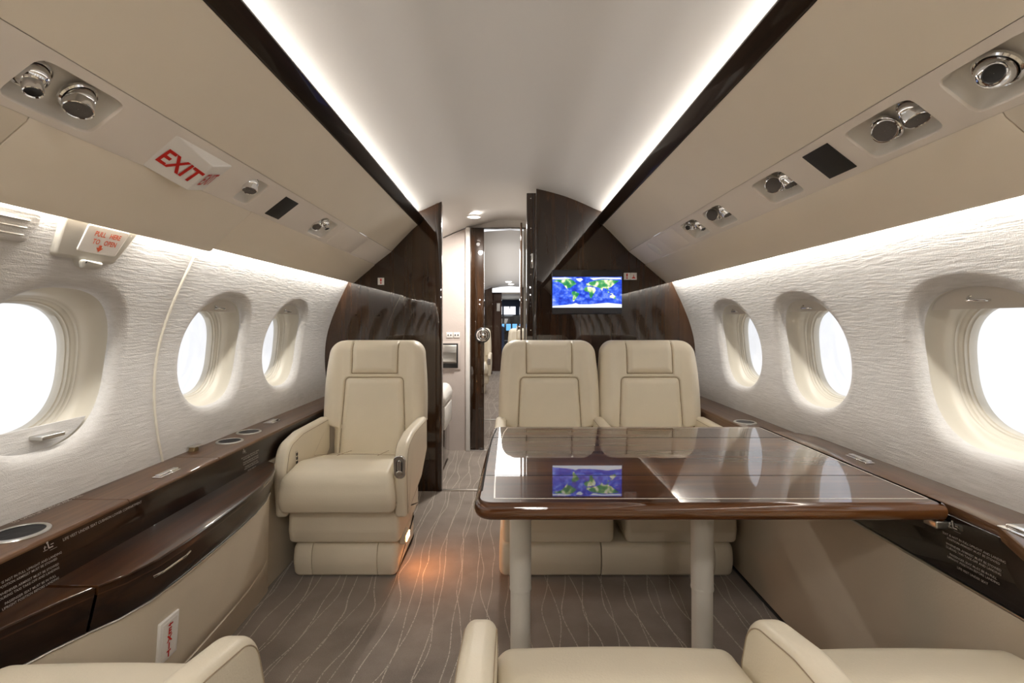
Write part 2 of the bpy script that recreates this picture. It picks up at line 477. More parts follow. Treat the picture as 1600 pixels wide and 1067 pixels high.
# floor
V,Fc = box(-1.15,1.15,YR-.05,10.6,-.04,0)
fl = struct(mesh('floor', V, Fc, M['carpet'], smooth=False))
# rear wall behind the camera
rw = [(-.96,-1.05),(.96,-1.05)] + [(wx(z)+.005,z) for z in (-.6,-.45,-.3,-.15,0,.15,.3)] + [(.86,.62)] + [(x,cz(x)) for x in (.68,.6,.5,.4,.3,.2,.1,0,-.1,-.2,-.3,-.4,-.5,-.6,-.68)] + [(-.86,.62)] + [(-wx(z)-.005,z) for z in (.3,.15,0,-.15,-.3,-.45,-.6)]
V,Fc = extr(rw, lambda a,b,t:(a,t,CZ+b), YR-.03, YR, 0, 1, 0)
struct(mesh('wall_rear', V, Fc, M['bulk'], smooth=False))

# ---- dark wooden trim strips beside the cove
trn = 0
for side in (-1,1):
    trn += 1
    pr = roundpoly([(.536,.646,.003),(.532,.636,.003),(.566,.600,.004),(.578,.602,.003),(.578,.612,.003),(.548,.648,.003)],3)
    V,Fc = extr(pr, lambda a,b,t,s=side:(s*a,t,CZ+b), YR, YB, 0,1,0)
    struct(mesh('trim_%d'%trn, V, Fc, M['strip'], ang=40))
# piping on the left wall
trn += 1
pts = [(-(wx(z)-.0015),1.568,CZ+z) for z in [(.33-.78*i/40) for i in range(41)]]
V,Fc = tube(pts,.0042,8); struct(mesh('trim_%d'%trn, V, Fc, M['liner']))

# ---- overhead bins: door, service panel, lower panel
A2 = (.735,.437); B2 = (.838,.357)
nrm = Vector((-.080,-.103)).normalized()   # towards the cabin (X,z)
def psu(px,py):
    a=abs(px-797)/F; b_=(503-py)/F
    Y=.1038/(.08*a+.103*b_); return Y,(a*Y-.735)/.103
def pp(u,t,d,side):     # point on the service panel: u along, t across 0..1, d recessed into the bin
    return Vector((side*(A2[0]+(B2[0]-A2[0])*t - nrm.x*d), u, CZ+A2[1]+(B2[1]-A2[1])*t - nrm.y*d))
def binsheet(name, pr, y0, y1, side, mat, parent=None, r=.0015, ang=30):
    V,Fc = extr(pr, lambda a,b,t,s=side:(s*a,t,CZ+b), y0, y1, r, 2)
    return mesh(name, V, Fc, mat, parent, ang=ang)
for side in (-1,1):
    nm = NS(side)
    t = empty('overhead_bin', (side*.7, 0, CZ+.45)); inv = Matrix.Translation((-side*.7,0,-CZ-.45))
    tag(t, 'long cream overhead bin above the %s windows'%nm, 'overhead bin', 'overhead bins along the cabin')
    # door: very slightly bowed
    pr = [(.574,.600),(.612,.566),(.655,.522),(.700,.475),(.7345,.4380),(.747,.447),(.70,.52),(.62,.60),(.58,.612)]
    o = binsheet('bin_door', pr, YR, YB, side, M['bin'], t); o.matrix_parent_inverse = inv
    cuts = {-1:[(YR,.8465,0),(.8485,1.5745,.004),(1.5765,YB,0)], 1:[(YR,.8265,0),(.8285,YB,0)]}[side]
    for y0,y1,dx in cuts:
        pr = [(.8382,.3566),(.842,.3495),(.895,.304-dx*.5),(.945,.262-dx*2),(.966,.243-dx*3),(.974,.240-dx*3),(.979,.246-dx*2),(.965,.262),(.90,.315),(.850,.358)]
        o = binsheet('lower_panel', pr, y0, y1, side, M['bin'], t, .001); o.matrix_parent_inverse = inv
    # back of the bin, closing the shell behind it
    pr = [(.974,.250),(.965,.30),(.957,.335),(.99,.36),(.93,.54),(.80,.66),(.70,.70),(.685,.60),(.578,.604),(.578,.598),(.70,.59),(.92,.42),(.94,.30),(.965,.252)]
    V=[];Fc=[];q=[(.968,.262),(.945,.300),(.965,.345),(1.02,.345),(.93,.56),(.80,.68),(.70,.68)]
    o = sheet('bin_back', [(side*a,b) for a,b in q], YR, YB, M['cream'], 2, t); o.matrix_parent_inverse = inv
    q=[(.578,.602),(.70,.602),(.70,.70)]
    o = sheet('cove_shelf', [(side*a,b) for a,b in q], YR, YB, M['white'], 2, t); o.matrix_parent_inverse = inv

REC = {-1:[(.778,.955),(1.440,1.524),(1.968,2.14)], 1:[(.690,.862),(.918,1.103),(1.357,1.524),(1.752,1.915),(1.992,2.162)]}
panels = {}
for side in (-1,1):
    t = empty('service_panel', (side*.787,0,CZ+.397)); inv = Matrix.Translation((-side*.787,0,-CZ-.397))
    tag(t, 'long pale service panel with recesses along the %s overhead bin'%NS(side), 'service panel', 'service panels under the bins')
    panels[side] = (t, inv)
    mb = MB(); R = sorted(REC[side]); cur = YR
    mpf = lambda u,v,d,s=side: pp(u,v,d,s)
    def flat(y0,y1):
        mb.add([pp(y0,0.0,0,side),pp(y1,0.0,0,side),pp(y1,1.0,0,side),pp(y0,1.0,0,side)],[(0,1,2,3)])
    cb = MB()
    for y0,y1 in R:
        a0,a1 = y0-.02,y1+.02
        if a0 > cur: flat(cur,a0)
        cell(a0,a1,0,1,((y0+y1)/2,.52,(y1-y0)/2,.37),mpf,14,14,[0,.6],[(1.0,0),(.985,.0015),(.975,.005)],mb,n=7)
        # the cup
        N=64;V=[];Fc=[];cu,cv,hu,hv=(y0+y1)/2,.52,(y1-y0)/2,.37
        KK=[(.975,.005,0),(.93,.014,0),(.88,.024,-.03),(.80,.031,-.05),(.6,.034,-.06),(.3,.035,-.07),(.02,.035,-.07)]
        for s_,d,sh in KK:
            for k in range(N):
                e=supere(2*PI*k/N,7.0 if s_>.85 else 6); V.append(pp(cu+e[0]*hu*s_,cv+e[1]*hv*s_+sh,d,side))
        for k in range(len(KK)-1):
            for q in range(N): Fc.append((k*N+q,k*N+(q+1)%N,(k+1)*N+(q+1)%N,(k+1)*N+q))
        Fc.append(tuple((len(KK)-1)*N+q for q in range(N)))
        o = mesh('recess', V, Fc, M['cup'], t, ang=50); o.matrix_parent_inverse = inv
        cur = a1
    flat(cur, YB)
    o = mb.build('panel_skin', M['service'], t, ang=40); o.matrix_parent_inverse = inv

# round nozzles and lamps on the service panels
def nozzle(side, px, py, kind, aim, r=.024, dep=.024):
    Y,tt = psu(px,py)
    base = pp(Y,tt,dep,side)
    n = Vector((side*nrm.x,0,nrm.y)).normalized()
    t = empty('air_nozzle' if kind=='air' else 'reading_lamp', base)
    q = n.to_track_quat('Z','Y'); Mz = q.to_matrix().to_4x4()
    a = Vector(aim).normalized(); qa = a.to_track_quat('Z','Y'); Ma = qa.to_matrix().to_4x4()
    V,Fc = lathe([(r*.80,.000),(r*1.02,.002),(r*1.12,.006),(r*1.10,.010),(r*1.0,.0125),(r*.93,.011),(r*.88,.004)],36,Mz)
    mesh('ring', V, Fc, M['chrome'], t)
    c = n*.010
    V,Fc = lathe([(r*.88*math.cos(u),r*.88*math.sin(u)) for u in [(-.9+ .1*k*1.0) for k in range(20)]],36)
    V = [tuple(Ma @ Vector(p) + c) for p in V]
    mesh('swivel_ball', V, Fc, M['chrome'], t)
    if kind=='air': pr=[(r*.52,r*.45),(r*.52,r*1.0),(r*.50,r*1.36),(r*.45,r*1.39),(r*.40,r*1.32)]; rr=r*.41; dz=r*1.30
    else: pr=[(r*.80,r*.35),(r*.82,r*.7),(r*.80,r*1.0),(r*.74,r*1.03),(r*.70,r*.98)]; rr=r*.71; dz=r*.97
    V,Fc = lathe(pr,36); V=[tuple(Ma @ Vector(p)+c) for p in V]
    mesh('nozzle_tip' if kind=='air' else 'lamp_head', V, Fc, M['chrome'], t)
    V,Fc = lathe([(rr,dz),(rr*.5,dz-.001),(0.0005,dz-.0015)],28); V=[tuple(Ma @ Vector(p)+c) for p in V]
    mesh('outlet' if kind=='air' else 'lens', V, Fc, M['black'] if kind=='air' else M['lens'], t)
    return t
NZ = [(-1,58,128,'air',(.35,-.25,-1),'chrome air nozzle in the nearest recess of the left service panel',.023),
 (-1,132,164,'lamp',(.25,-.35,-1),'chrome reading lamp beside the air nozzle in the nearest left recess',.024),
 (-1,392,288,'lamp',(.1,-.3,-1),'single chrome lamp in the recess just past the red exit sign',.026),
 (-1,494,350,'lamp',(.5,-.6,-1),'darker chrome lamp head in the left recess beyond the black grille',.023),
 (-1,508,350,'air',(.5,-.2,-1),'small chrome nozzle beside the lamp in the left recess beyond the black grille',.021),
 (1,1548,122,'air',(-.9,-.75,-.55),'big chrome air nozzle at the top right with dark blue opening',.027),
 (1,1378,210,'lamp',(-.8,-.8,-.6),'chrome lamp facing the camera in the right recess nearest the black grille',.024),
 (1,1418,182,'lamp',(.05,-.45,-1),'chrome lamp facing down behind another lamp near the black grille',.023),
 (1,1206,294,'lamp',(-.8,-1,-.45),'round grey lens chrome lamp just beyond the black right grille',.024),
 (1,1225,284,'lamp',(.3,-.4,-1),'tilted chrome lamp touching the round lens lamp beyond the right grille',.022),
 (1,1112,340,'lamp',(-.8,-1,-.3),'bright mirror faced chrome lamp in the fourth right recess',.024),
 (1,1129,332,'lamp',(.4,-.4,-1),'slanted dark lens lamp in the fourth right recess',.021),
 (1,1075,357,'air',(-.7,-.8,-.5),'dark mouthed chrome nozzle in the farthest right recess',.020),
 (1,1090,354,'air',(.3,-.6,-1),'slanted chrome nozzle in the farthest right recess',.020)]
for s,px,py,k,aim,lab,r in NZ:
    t = nozzle(s,px,py,k,aim,r*(1.0 if (s<0 and px>300) else 1.2),.014 if (s<0 and px>300) else .026); tag(t, lab, 'air vent' if k=='air' else 'reading lamp', 'chrome fixtures in the overhead recesses')

# speaker grilles and flat lids
def psu_plate(name, side, y0,y1,t0,t1, d, mat, rr=.002):
    w = (t1-t0)*.1304
    V,Fc = rbox(y0,y1,0,w,0,d,min(rr,d*.45),2)
    out=[]
    for x,y,z in V: out.append(pp(x,t0+y/.1304,-z+.0005,side))
    return mesh(name,out,Fc,mat,smooth=True)
tag(psu_plate('speaker_grille',-1,1.637,1.732,.18,.89,.003,M['grille']),'flat black speaker grille on the left service panel','speaker grille','black speaker grilles')
tag(psu_plate('speaker_grille',1,1.152,1.250,.155,.85,.003,M['grille']),'flat black square speaker grille on the right service panel','speaker grille','black speaker grilles')
tag(psu_plate('oxygen_mask_lid',-1,2.20,2.54,.06,.94,.0012,M['service']),'flat pale lid at the far end of the left service panel','panel lid','flat lids on the service panels')
tag(psu_plate('sign_lens',1,2.24,2.47,.08,.92,.0012,M['service']),'smooth square lid at the far end of the right service panel','panel lid','flat lids on the service panels')
V,Fc = lathe([(.0,.0035),(.040,.0035),(.046,.002),(.048,0)],40)
nn = Vector((nrm.x,0,nrm.y)); qm = nn.to_track_quat('Z','Y').to_matrix().to_4x4()
c0 = pp(2.64,.48,0,1); V=[tuple(qm@Vector(p)+c0) for p in V]
tag(mesh('round_speaker',V,Fc,M['cup']),'round pale speaker cover beside the far bulkhead on the right panel','speaker')

# ---- lit exit sign on the left service panel
t = empty('exit_sign', pp(1.22,.6,0,-1)); inv = Matrix.Translation(-Vector(t.location))
tag(t,'white wedge shaped EXIT sign with red letters on left service panel','exit sign')
h=.035
a,b_,c,d = pp(1.098,.17,0,-1),pp(1.106,1.0,0,-1),pp(1.325,1.0,0,-1),pp(1.320,.17,0,-1)
r1,r2 = pp(1.214,.27,-h,-1),pp(1.226,.97,-h,-1)
mm = mesh('sign_body',[a,b_,c,d,r1,r2],[(0,1,5,4),(4,5,2,3),(0,4,3),(1,2,5),(0,3,2,1)],M['signwhite'],t,smooth=False); mm.matrix_parent_inverse=inv
bm = bmesh.new(); bm.from_mesh(mm.data); bmesh.ops.recalc_face_normals(bm,faces=bm.faces)
bmesh.ops.bevel(bm,geom=bm.edges[:],offset=.003,segments=3,profile=.5,affect='EDGES'); bm.to_mesh(mm.data); bm.free()
def face_text(txt,size,p0,p1,p2,p3,fu,fv,name,mat,par,iv,sx=1,bold=0,off=.0012):
    # p0 start-top, p1 start-bottom, p2 end-bottom, p3 end-top
    Rv = ((p3-p0)+(p2-p1)).normalized(); Uv = ((p0-p1)+(p3-p2)).normalized(); Uv = (Uv-Rv*Uv.dot(Rv)).normalized()
    o = (p0*(1-fu)+p3*fu)*(1-fv)+(p1*(1-fu)+p2*fu)*fv
    N_ = Rv.cross(Uv)
    q = put_text(name,txt,size,o,Rv,Uv,mat,par,off=off,sx=sx,bold=bold); q.matrix_parent_inverse = iv; return q
face_text('EXIT',.058,a,b_,r2,r1,.52,.56,'sign_text',M['red'],t,inv,sx=.92,bold=.0014,off=.0016)
face_text('EXIT',.058,r1,r2,c,d,.50,.56,'sign_text',M['red'],t,inv,sx=.62,bold=.0008,off=.0016)

# ------------------------------------------------------------------ bulkhead
def bulkpoly(x0):
    P = [(x0,-1.05),(.97,-1.05),(.975,-.62)] + [(wx(z)+.004,z) for z in (-.6,-.5,-.4,-.3,-.2,-.1,0,.1,.2,.30)] + [(.96,.36),(.88,.56),(.70,.66)]
    xs = [.67,.62,.57,.52,.47,.42,.37,.32,.27,.22]
    P += [(x,cz(x)+.003) for x in xs if x > x0+.02] + [(x0,cz(x0)+.003)]
    return P
for side,x0 in ((-1,.425),(1,.163)):
    V,Fc = extr([(side*a,b) for a,b in bulkpoly(x0)], lambda a,b,t:(a,t,CZ+b), YB, YB+.035, .002,2,.002)
    struct(mesh('wall_front_'+NS(side), V, Fc, M['bulk'], ang=30))
# corner edge on the left panel and the sliding-door jamb on the right
trn += 1
V,Fc = rbox(-.462,-.424,YB-.004,YB+.06,0,CZ+cz(.44)-.003,.003); struct(mesh('trim_%d'%trn,V,Fc,M['bulk'],ang=30))
d1 = struct(empty('door_1',(.13,YB,0)))
def child_at(o,par):
    o.parent = par; o.matrix_parent_inverse = Matrix.Translation(-Vector(par.location)); return o
child_at(mesh('door_edge',*rbox(.102,.160,YB-.03,YB+.05,0,CZ+.792,.003),M['bulk'],ang=30),d1)
child_at(mesh('door_edge',*rbox(.140,.146,YB-.033,YB+.0,0,CZ+.790,.001),M['black'],ang=30),d1)
for z in (.758,.575,.41,.292,-.05):
    V,Fc = lathe([(.0002,.003),(.003,.0025),(.0042,0)],16,Matrix.Translation((.127,YB-.030,CZ+z))@Matrix.Rotation(PI/2,4,'X'))
    child_at(mesh('screw',V,Fc,M['chrome']),d1)
child_at(mesh('strike_plate',*rbox(.128,.142,YB-.036,YB-.029,CZ+.33,CZ+.42,.002),M['chrome']),d1)

# ---- vestibule and the cabin beyond
Y2 = 3.98
# its own ceiling
struct(sheet('ceiling_vestibule', [(x,z) for x,z in [(-.69+1.38*i/40, cz(-.69+1.38*i/40)) for i in range(41)]], YB+.015, Y2+.1, M['ceiling']))
fv = [(-.78,-1.05),(-.335,-1.05),(-.335,cz(.335)-.008)] + [(-x,cz(x)-.008) for x in (.4,.45,.5,.55,.6,.65,.69)] + [(-.78,.5)]
V,Fc = extr(fv, lambda a,b,t:(a,t,CZ+b), Y2, Y2+.04, 0,1,0); struct(mesh('wall_vestibule',V,Fc,M['silk'],smooth=False))
hp=[(-.336,.769),(.69,.769),(.69,.60)]+[(x,cz(x)+.004) for x in [(.68-1.016*i/24) for i in range(25)]]
hp=[(-.336,.769),(.40,.769)]+[(x,cz(x)+.004) for x in [(.40-.736*i/24) for i in range(25)]]
V,Fc = extr(hp, lambda a,b,t:(a,t,CZ+b), Y2+.035, Y2+.075, 0,1,0); struct(mesh('wall_vestibule_header',V,Fc,M['ceiling'],smooth=False))
V,Fc = box(-.80,-.78,YB+.03,Y2+.04,0,CZ+.62); struct(mesh('wall_vestibule_left',V,Fc,M['silk'],smooth=False))
V,Fc = box(.36,.38,YB+.03,Y2+.1,0,CZ+.80); struct(mesh('wall_vestibule_right',V,Fc,M['cream'],smooth=False))
V,Fc = box(-.82,-.69,YB+.03,Y2+.04,CZ+.50,CZ+.62); struct(mesh('ceiling_vestibule_edge',V,Fc,M['cream'],smooth=False))
trn += 1
V,Fc = rbox(-.362,-.326,Y2-.03,Y2+.05,0,CZ+.772,.006); struct(mesh('trim_%d'%trn,V,Fc,M['white']))
d2 = struct(empty('door_2',(-.27,Y2,0)))
child_at(mesh('door_frame',*rbox(-.325,-.214,Y2,Y2+.07,0,CZ+.768,.004),M['bulk'],ang=30),d2)
child_at(mesh('door_frame',*rbox(-.325,.36,Y2+.02,Y2+.06,CZ+.768,CZ+.776,.002),M['bulk'],ang=30),d2)
child_at(mesh('door_leaf',*rbox(.112,.36,Y2+.02,Y2+.05,0,CZ+.768,.003),M['satin'],ang=30),d2)
child_at(mesh('door_leaf',*rbox(.078,.090,3.62,3.98,0,CZ+.74,.003),M['bulk'],ang=30),d2)
V,Fc = lathe([(.0,.03),(.016,.03),(.020,.024),(.013,.016),(.012,0)],24,Matrix.Translation((.078,3.66,CZ-.045))@Matrix.Rotation(-PI/2,4,'Y'))
child_at(mesh('door_knob',V,Fc,M['chrome']),d2)
# round chrome lock on the dark frame
Mx = Matrix.Translation((-.226,Y2-.002,CZ-.108))@Matrix.Rotation(PI/2,4,'X')
V,Fc = lathe([(.062,0),(.062,.006),(.056,.010),(.052,.008)],36,Mx); child_at(mesh('lock_plate',V,Fc,M['black']),d2)
V,Fc = lathe([(.050,.006),(.050,.014),(.043,.018),(.038,.012),(.034,.010),(.030,.020),(.012,.026),(.0,.026)],36,Mx); child_at(mesh('lock_ring',V,Fc,M['chrome']),d2)
V,Fc = rbox(-.245,-.200,Y2-.034,Y2-.018,CZ-.113,CZ-.101,.004); child_at(mesh('lock_lever',V,Fc,M['chrome']),d2)
# metal sill strips
for k,(y,x0,x1) in enumerate(((YB+.005,-.424,.102),(3.955,-.335,.11),(5.20,-.6,.6))):
    V,Fc = rbox(x0,x1,y,y+.018,0,.008,.002); trn += 1; struct(mesh('trim_%d'%trn,V,Fc,M['steel']))
# downlight
t = empty('ceiling_downlight',(-.27,3.62,CZ+cz(.27)-.016)); tag(t,'round glowing downlight in the vestibule ceiling beyond the doorway','ceiling light')
V,Fc = lathe([(.055,.006),(.060,-.004),(.048,-.006),(.045,0)],32); mesh('light_ring',V,Fc,M['white'],t)
V,Fc = lathe([(.0005,-.001),(.046,-.001)],32); mesh('light_disc',V,Fc,M['lampdisc'],t)
# bench, tissue holder, outlets
t = empty('vestibule_seat',(-.62,3.55,0)); tag(t,'rounded white cushioned seat just inside the doorway on left','seat')
V,Fc = extr(roundpoly([(-.16,.46,.03),(.172,.46,.03),(.178,.53,.06),(.15,.585,.06),(-.16,.585,.04)],8), lambda a,b,u:(a,u,b), -.22,.22,.04); mesh('cushion',V,Fc,M['white'],t)
mesh('seat_body',*rbox(-.155,.155,-.2,.2,.02,.46,.03),M['bulk'],t)
mesh('seat_flap',*rbox(.15,.172,-.19,.19,.30,.46,.01),M['white'],t)
t = empty('tissue_holder',(-.53,Y2,CZ-.275)); tag(t,'chrome fronted tissue holder recessed in the pink vestibule wall','tissue holder')
mesh('holder_frame',*rbox(-.12,.125,-.008,0,-.115,.115,.003),M['silk'],t)
mesh('holder_recess',*rbox(-.115,.105,-.012,-.006,-.10,.10,.002),M['black'],t)
V,Fc = extr(roundpoly([(-.012,-.07,.004),(-.045,-.05,.02),(-.05,.03,.03),(-.03,.088,.02),(-.012,.09,.004)],6), lambda a,b,u:(u,a,b), -.11,.095,.004); mesh('holder_cover',V,Fc,M['satin'],t)
for k,(x,lab) in enumerate(((-.495,'left small white outlet plate above the tissue holder'),(-.437,'right small white outlet plate above the tissue holder'))):
    t = empty('outlet_plate',(x,Y2,CZ-.107)); tag(t,lab,'outlet','outlets on the vestibule wall')
    mesh('plate',*rbox(-.026,.026,-.006,0,-.022,.022,.003),M['white'],t)
    for xx in (-.011,.011):
        V,Fc = lathe([(.0003,.002),(.0055,.0015),(.006,0)],14,Matrix.Translation((xx,-.006,0))@Matrix.Rotation(PI/2,4,'X')); mesh('socket',V,Fc,M['black'],t)

# forward cabin shell
fc = [(.96,-1.05),(1.10,-.5),(1.14,-.2),(1.10,.05),(.97,.24),(.72,.44),(.58,.60),(.50,.68),(.40,.715),(.2,.752),(0,.765)]
full = fc + [(-a,b) for a,b in fc[::-1][1:]]
struct(sheet('ceiling_forward', full, Y2+.06, 10.42, M['ceiling'], 2, ang=30))
V,Fc = box(-1.1,-.335,Y2+.045,Y2+.08,0,CZ+.75); struct(mesh('wall_forward_rear_left',V,Fc,M['cream'],smooth=False))
V,Fc = box(.36,1.1,Y2+.045,Y2+.08,0,CZ+.75); struct(mesh('wall_forward_rear_right',V,Fc,M['cream'],smooth=False))
YF=10.4
lp = [(-1.12,-1.05),(-.36,-1.05),(-.36,.70),(-.62,.60),(-1.12,.25)]
V,Fc = extr(lp, lambda a,b,u:(a,u,CZ+b), YF-.6, YF-.55, .0,1,0); struct(mesh('wall_forward_left',V,Fc,M['bulk'],smooth=False))
V,Fc = box(-.40,-.18,YF,YF+.6,0,CZ+.63); struct(mesh('wall_galley',V,Fc,wood('galley_wood',(.03,.014,.009),(.06,.028,.018),(.09,.045,.03),'z'),smooth=False))
V,Fc = box(.20,1.1,YF-.05,YF,0,CZ+.9); struct(mesh('wall_forward_right',V,Fc,M['bulk'],smooth=False))
mesh('galley_notice',*rbox(-.285,-.215,YF-.012,YF-.001,CZ+.23,CZ+.40,.002),M['white']); tag(bpy.data.objects['galley_notice'],'small white notice card on the distant galley wall','notice')
# cockpit far ahead
V,Fc = box(-.7,.7,YF,13.3,CZ+.60,CZ+.63); struct(mesh('ceiling_cockpit',V,Fc,M['cream'],smooth=False))
V,Fc = box(.30,.33,YF,13.3,0,CZ+.62); struct(mesh('wall_cockpit_right',V,Fc,M['cream'],smooth=False))
V,Fc = box(-.70,-.66,YF+.6,13.3,0,CZ+.62); struct(mesh('wall_cockpit_left',V,Fc,M['cream'],smooth=False))
mb = MB(); YW=13.2
mb.add(*box(-.7,.7,YW,YW+.04,CZ+.42,CZ+.62)); mb.add(*box(-.7,.7,YW,YW+.04,0,CZ+.20)); mb.add(*box(-.7,-.17,YW,YW+.04,CZ+.20,CZ+.42)); mb.add(*box(.15,.7,YW,YW+.04,CZ+.20,CZ+.42))
mb.add(*box(-.015,.005,YW-.01,YW+.04,CZ+.37,CZ+.42))
struct(mb.build('wall_cockpit',M['navy'],smooth=False))
t = struct(empty('window_%d'%(wn+1),(0,YW+.02,CZ+.31))); mesh('window_pane',*box(-.17,.15,0,.004,-.11,.11),M['pane'],t,smooth=False)
t = empty('instrument_panel',(0,12.6,CZ)); tag(t,'dark cockpit instrument panel with blue displays seen far ahead','instrument panel')
mesh('panel_body',*rbox(-.6,.28,-.05,.3,-.5,.18,.03),M['blackgloss'],t)
mesh('pedestal',*rbox(-.2,.1,0,.25,-CZ,-.48,.01),M['black'],t)
for x0 in (-.27,-.10,.06): mesh('display',*rbox(x0,x0+.12,-.056,-.05,-.22,-.05,.004),M['bluelit'],t)
t = empty('pilot_seat',(-.24,11.7,0)); tag(t,'dark blue pilot seat back in the distant cockpit','seat')
mesh('backrest',*rbox(-.16,.10,-.06,.06,.3,CZ-.10,.04),M['navy'],t); mesh('pedestal',*rbox(-.10,.05,.05,.25,0,.31,.01),M['black'],t)
mesh('seat_cushion',*rbox(-.16,.10,0,.4,.3,.42,.04),M['navy'],t)
# vestibule spotlight cluster in far ceiling
for k,x in enumerate((-.03,.02)):
    t = empty('ceiling_downlight',(x,9.2+.6*k,CZ+.758)); tag(t,['nearer of two tiny ceiling lights seen down the far aisle','farther of two tiny ceiling lights seen down the far aisle'][k],'ceiling light','tiny lights far down the aisle')
    V,Fc = lathe([(.0005,-.004),(.05,-.004),(.06,0)],20); mesh('light_disc',V,Fc,M['lampdisc'],t)

# ------------------------------------------------------------------ side ledges
ZL=-.45
def prism(poly, z0, z1, r=.003, seg=2):   # poly in (x,y), sweep in z (relative heights)
    return extr(poly, lambda a,b,t:(a,b,CZ+t), z0, z1, r, seg)
# left ledge
t = empty('side_ledge',(-1.04,1.0,CZ-.50)); tag(t,'dark walnut ledge with cup holders below the left windows','side ledge')
pr = roundpoly([(-1.135,ZL+.0,0),(-.970,ZL,.004),(-.966,ZL-.006,.004),(-.967,-.560,0),(-1.10,-.560,0)],3)
cutsL = [(YR,1.2335),(1.2355,1.6185),(1.6205,YB)]
for y0,y1 in cutsL:
    child_at(mesh('ledge_top',*extr([(a,b) for a,b in pr], lambda a,b,u:(a,u,CZ+b), y0,y1,.0008,1),M['ledge'],ang=30),t)
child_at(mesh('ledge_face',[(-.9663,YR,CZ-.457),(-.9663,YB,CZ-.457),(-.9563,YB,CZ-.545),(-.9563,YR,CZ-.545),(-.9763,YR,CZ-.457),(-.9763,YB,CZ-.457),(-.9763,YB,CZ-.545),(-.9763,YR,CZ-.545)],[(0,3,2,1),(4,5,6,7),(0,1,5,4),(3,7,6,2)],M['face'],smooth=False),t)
# lower tray with bowed front
OUT = [(YR,-.900),(.30,-.905),(.70,-.908),(.866,-.906),(.95,-.878),(1.0,-.855)]
OUT2 = [(1.006,-.853),(1.05,-.828),(1.12,-.810),(1.22,-.806),(1.36,-.812),(1.50,-.820),(1.62,-.832),(1.74,-.855),(1.82,-.880),(1.88,-.912),(1.905,-.945),(1.91,-.966)]
for k,O in enumerate((OUT,OUT2)):
    P = [(x,y) for y,x in O]; full_ = [(-.966,O[0][0])]+P+[(-.966,O[-1][0])] if k==0 else [(-.966,O[0][0])]+P
    o = mesh('tray_top',*prism(full_, -.566,-.545,.002),M['tray'],ang=30); child_at(o,t)
    # fascia: leaning band below the tray edge
    V=[];Fc=[];n=len(P)
    rows=[(-.546,0.0),(-.548,.0022),(-.552,.0024),(-.575,-.003),(-.61,-.011),(-.638,-.0175),(-.641,-.020),(-.641,-.045)]
    for z,dx in rows: V += [(x+dx,y,CZ+z) for x,y in P]
    for r_ in range(len(rows)-1):
        for i in range(n-1): Fc.append((r_*n+i,r_*n+i+1,(r_+1)*n+i+1,(r_+1)*n+i))
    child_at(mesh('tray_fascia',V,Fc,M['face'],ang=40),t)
child_at(mesh('tray_latch',*tube([(-.8075,1.10,CZ-.577),(-.801,1.125,CZ-.577),(-.8005,1.20,CZ-.577),(-.806,1.225,CZ-.577)],.0028,8),M['chrome']),t)
# metal edge between fascia and side panel, then upholstered side panel
P = [(x,y) for y,x in OUT+OUT2]; n=len(P)
child_at(mesh('metal_edge',*tube([(x-.0185,y,CZ-.643) for x,y in P],.0026,6),M['satin']),t)
V=[];Fc=[]; rows=[(-.6435,0),(-.70,.02),(-.78,.06),(-.85,.12),(-.885,.16),(-.889,.20),(-.893,.165),(-.95,.42),(-1.02,.78),(-1.05,.86)]
for z,k in rows: V += [((x-.021)*(1-k)+(-.945)*k, y, CZ+z) for x,y in P]
for r_ in range(len(rows)-1):
    for i in range(n-1): Fc.append((r_*n+i,r_*n+i+1,(r_+1)*n+i+1,(r_+1)*n+i))
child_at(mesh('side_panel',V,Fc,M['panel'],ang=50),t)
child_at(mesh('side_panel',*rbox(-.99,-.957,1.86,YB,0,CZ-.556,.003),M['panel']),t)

def cup(x,y,z,r,lab):
    t = empty('cup_holder',(x,y,z)); tag(t,lab,'cup holder','cup holders in the ledges')
    V,Fc = lathe([(r-.006,.0),(r-.005,.003),(r,.0035),(r+.003,.002),(r+.004,0)],40); mesh('rim',V,Fc,M['satin'],t)
    V,Fc = lathe([(r-.004,.0022),(r-.008,.0012),(r*.6,.0010),(.0005,.0009)],40); mesh('well',V,Fc,M['cupin'],t)
M['cupin'] = simple('cup_interior', (.012,.012,.014), .4, spec=.12, bump=(40,.6))
cup(-1.046,1.036,CZ-.4495,.048,'large round cup holder nearest the camera in the left ledge')
cup(-1.056,1.832,CZ-.4495,.043,'nearer of the pair of cup holders in the left ledge')
cup(-1.066,1.985,CZ-.4495,.043,'farther of the pair of cup holders in the left ledge')
def latch(x,y,z,w,l,lab,mat='chrome'):
    t = empty('ledge_latch',(x,y,z)); tag(t,lab,'latch','latches on the ledges')
    mesh('latch_plate',*rbox(-w/2,w/2,-l/2,l/2,0,.003,.0012),M[mat],t)
    mesh('latch_bar',*rbox(-w*.30,w*.32,-l*.46,l*.46,.002,.008,.0022),M[mat],t)
latch(-1.018,1.443,CZ-.45,.028,.085,'chrome slot latch in the middle of the left ledge')
latch(-1.072,2.19,CZ-.45,.045,.075,'small chrome control plate beyond the cup holders on left ledge')
t = empty('ledge_hook',(-1.108,1.70,CZ-.45)); tag(t,'small bronze flip latch against the left wall on the ledge','latch')
V,Fc = extr(roundpoly([(-.012,0,.0),(.016,0,.0),(.015,.010,.004),(-.006,.014,.005)],5), lambda a,b,u:(u,a,b), -.010,.010,.002); mesh('hook_body',V,Fc,M['brass'],t)
mesh('hook_bar',*rbox(-.012,.014,-.012,.040,.013,.016,.001),M['satin'],t)

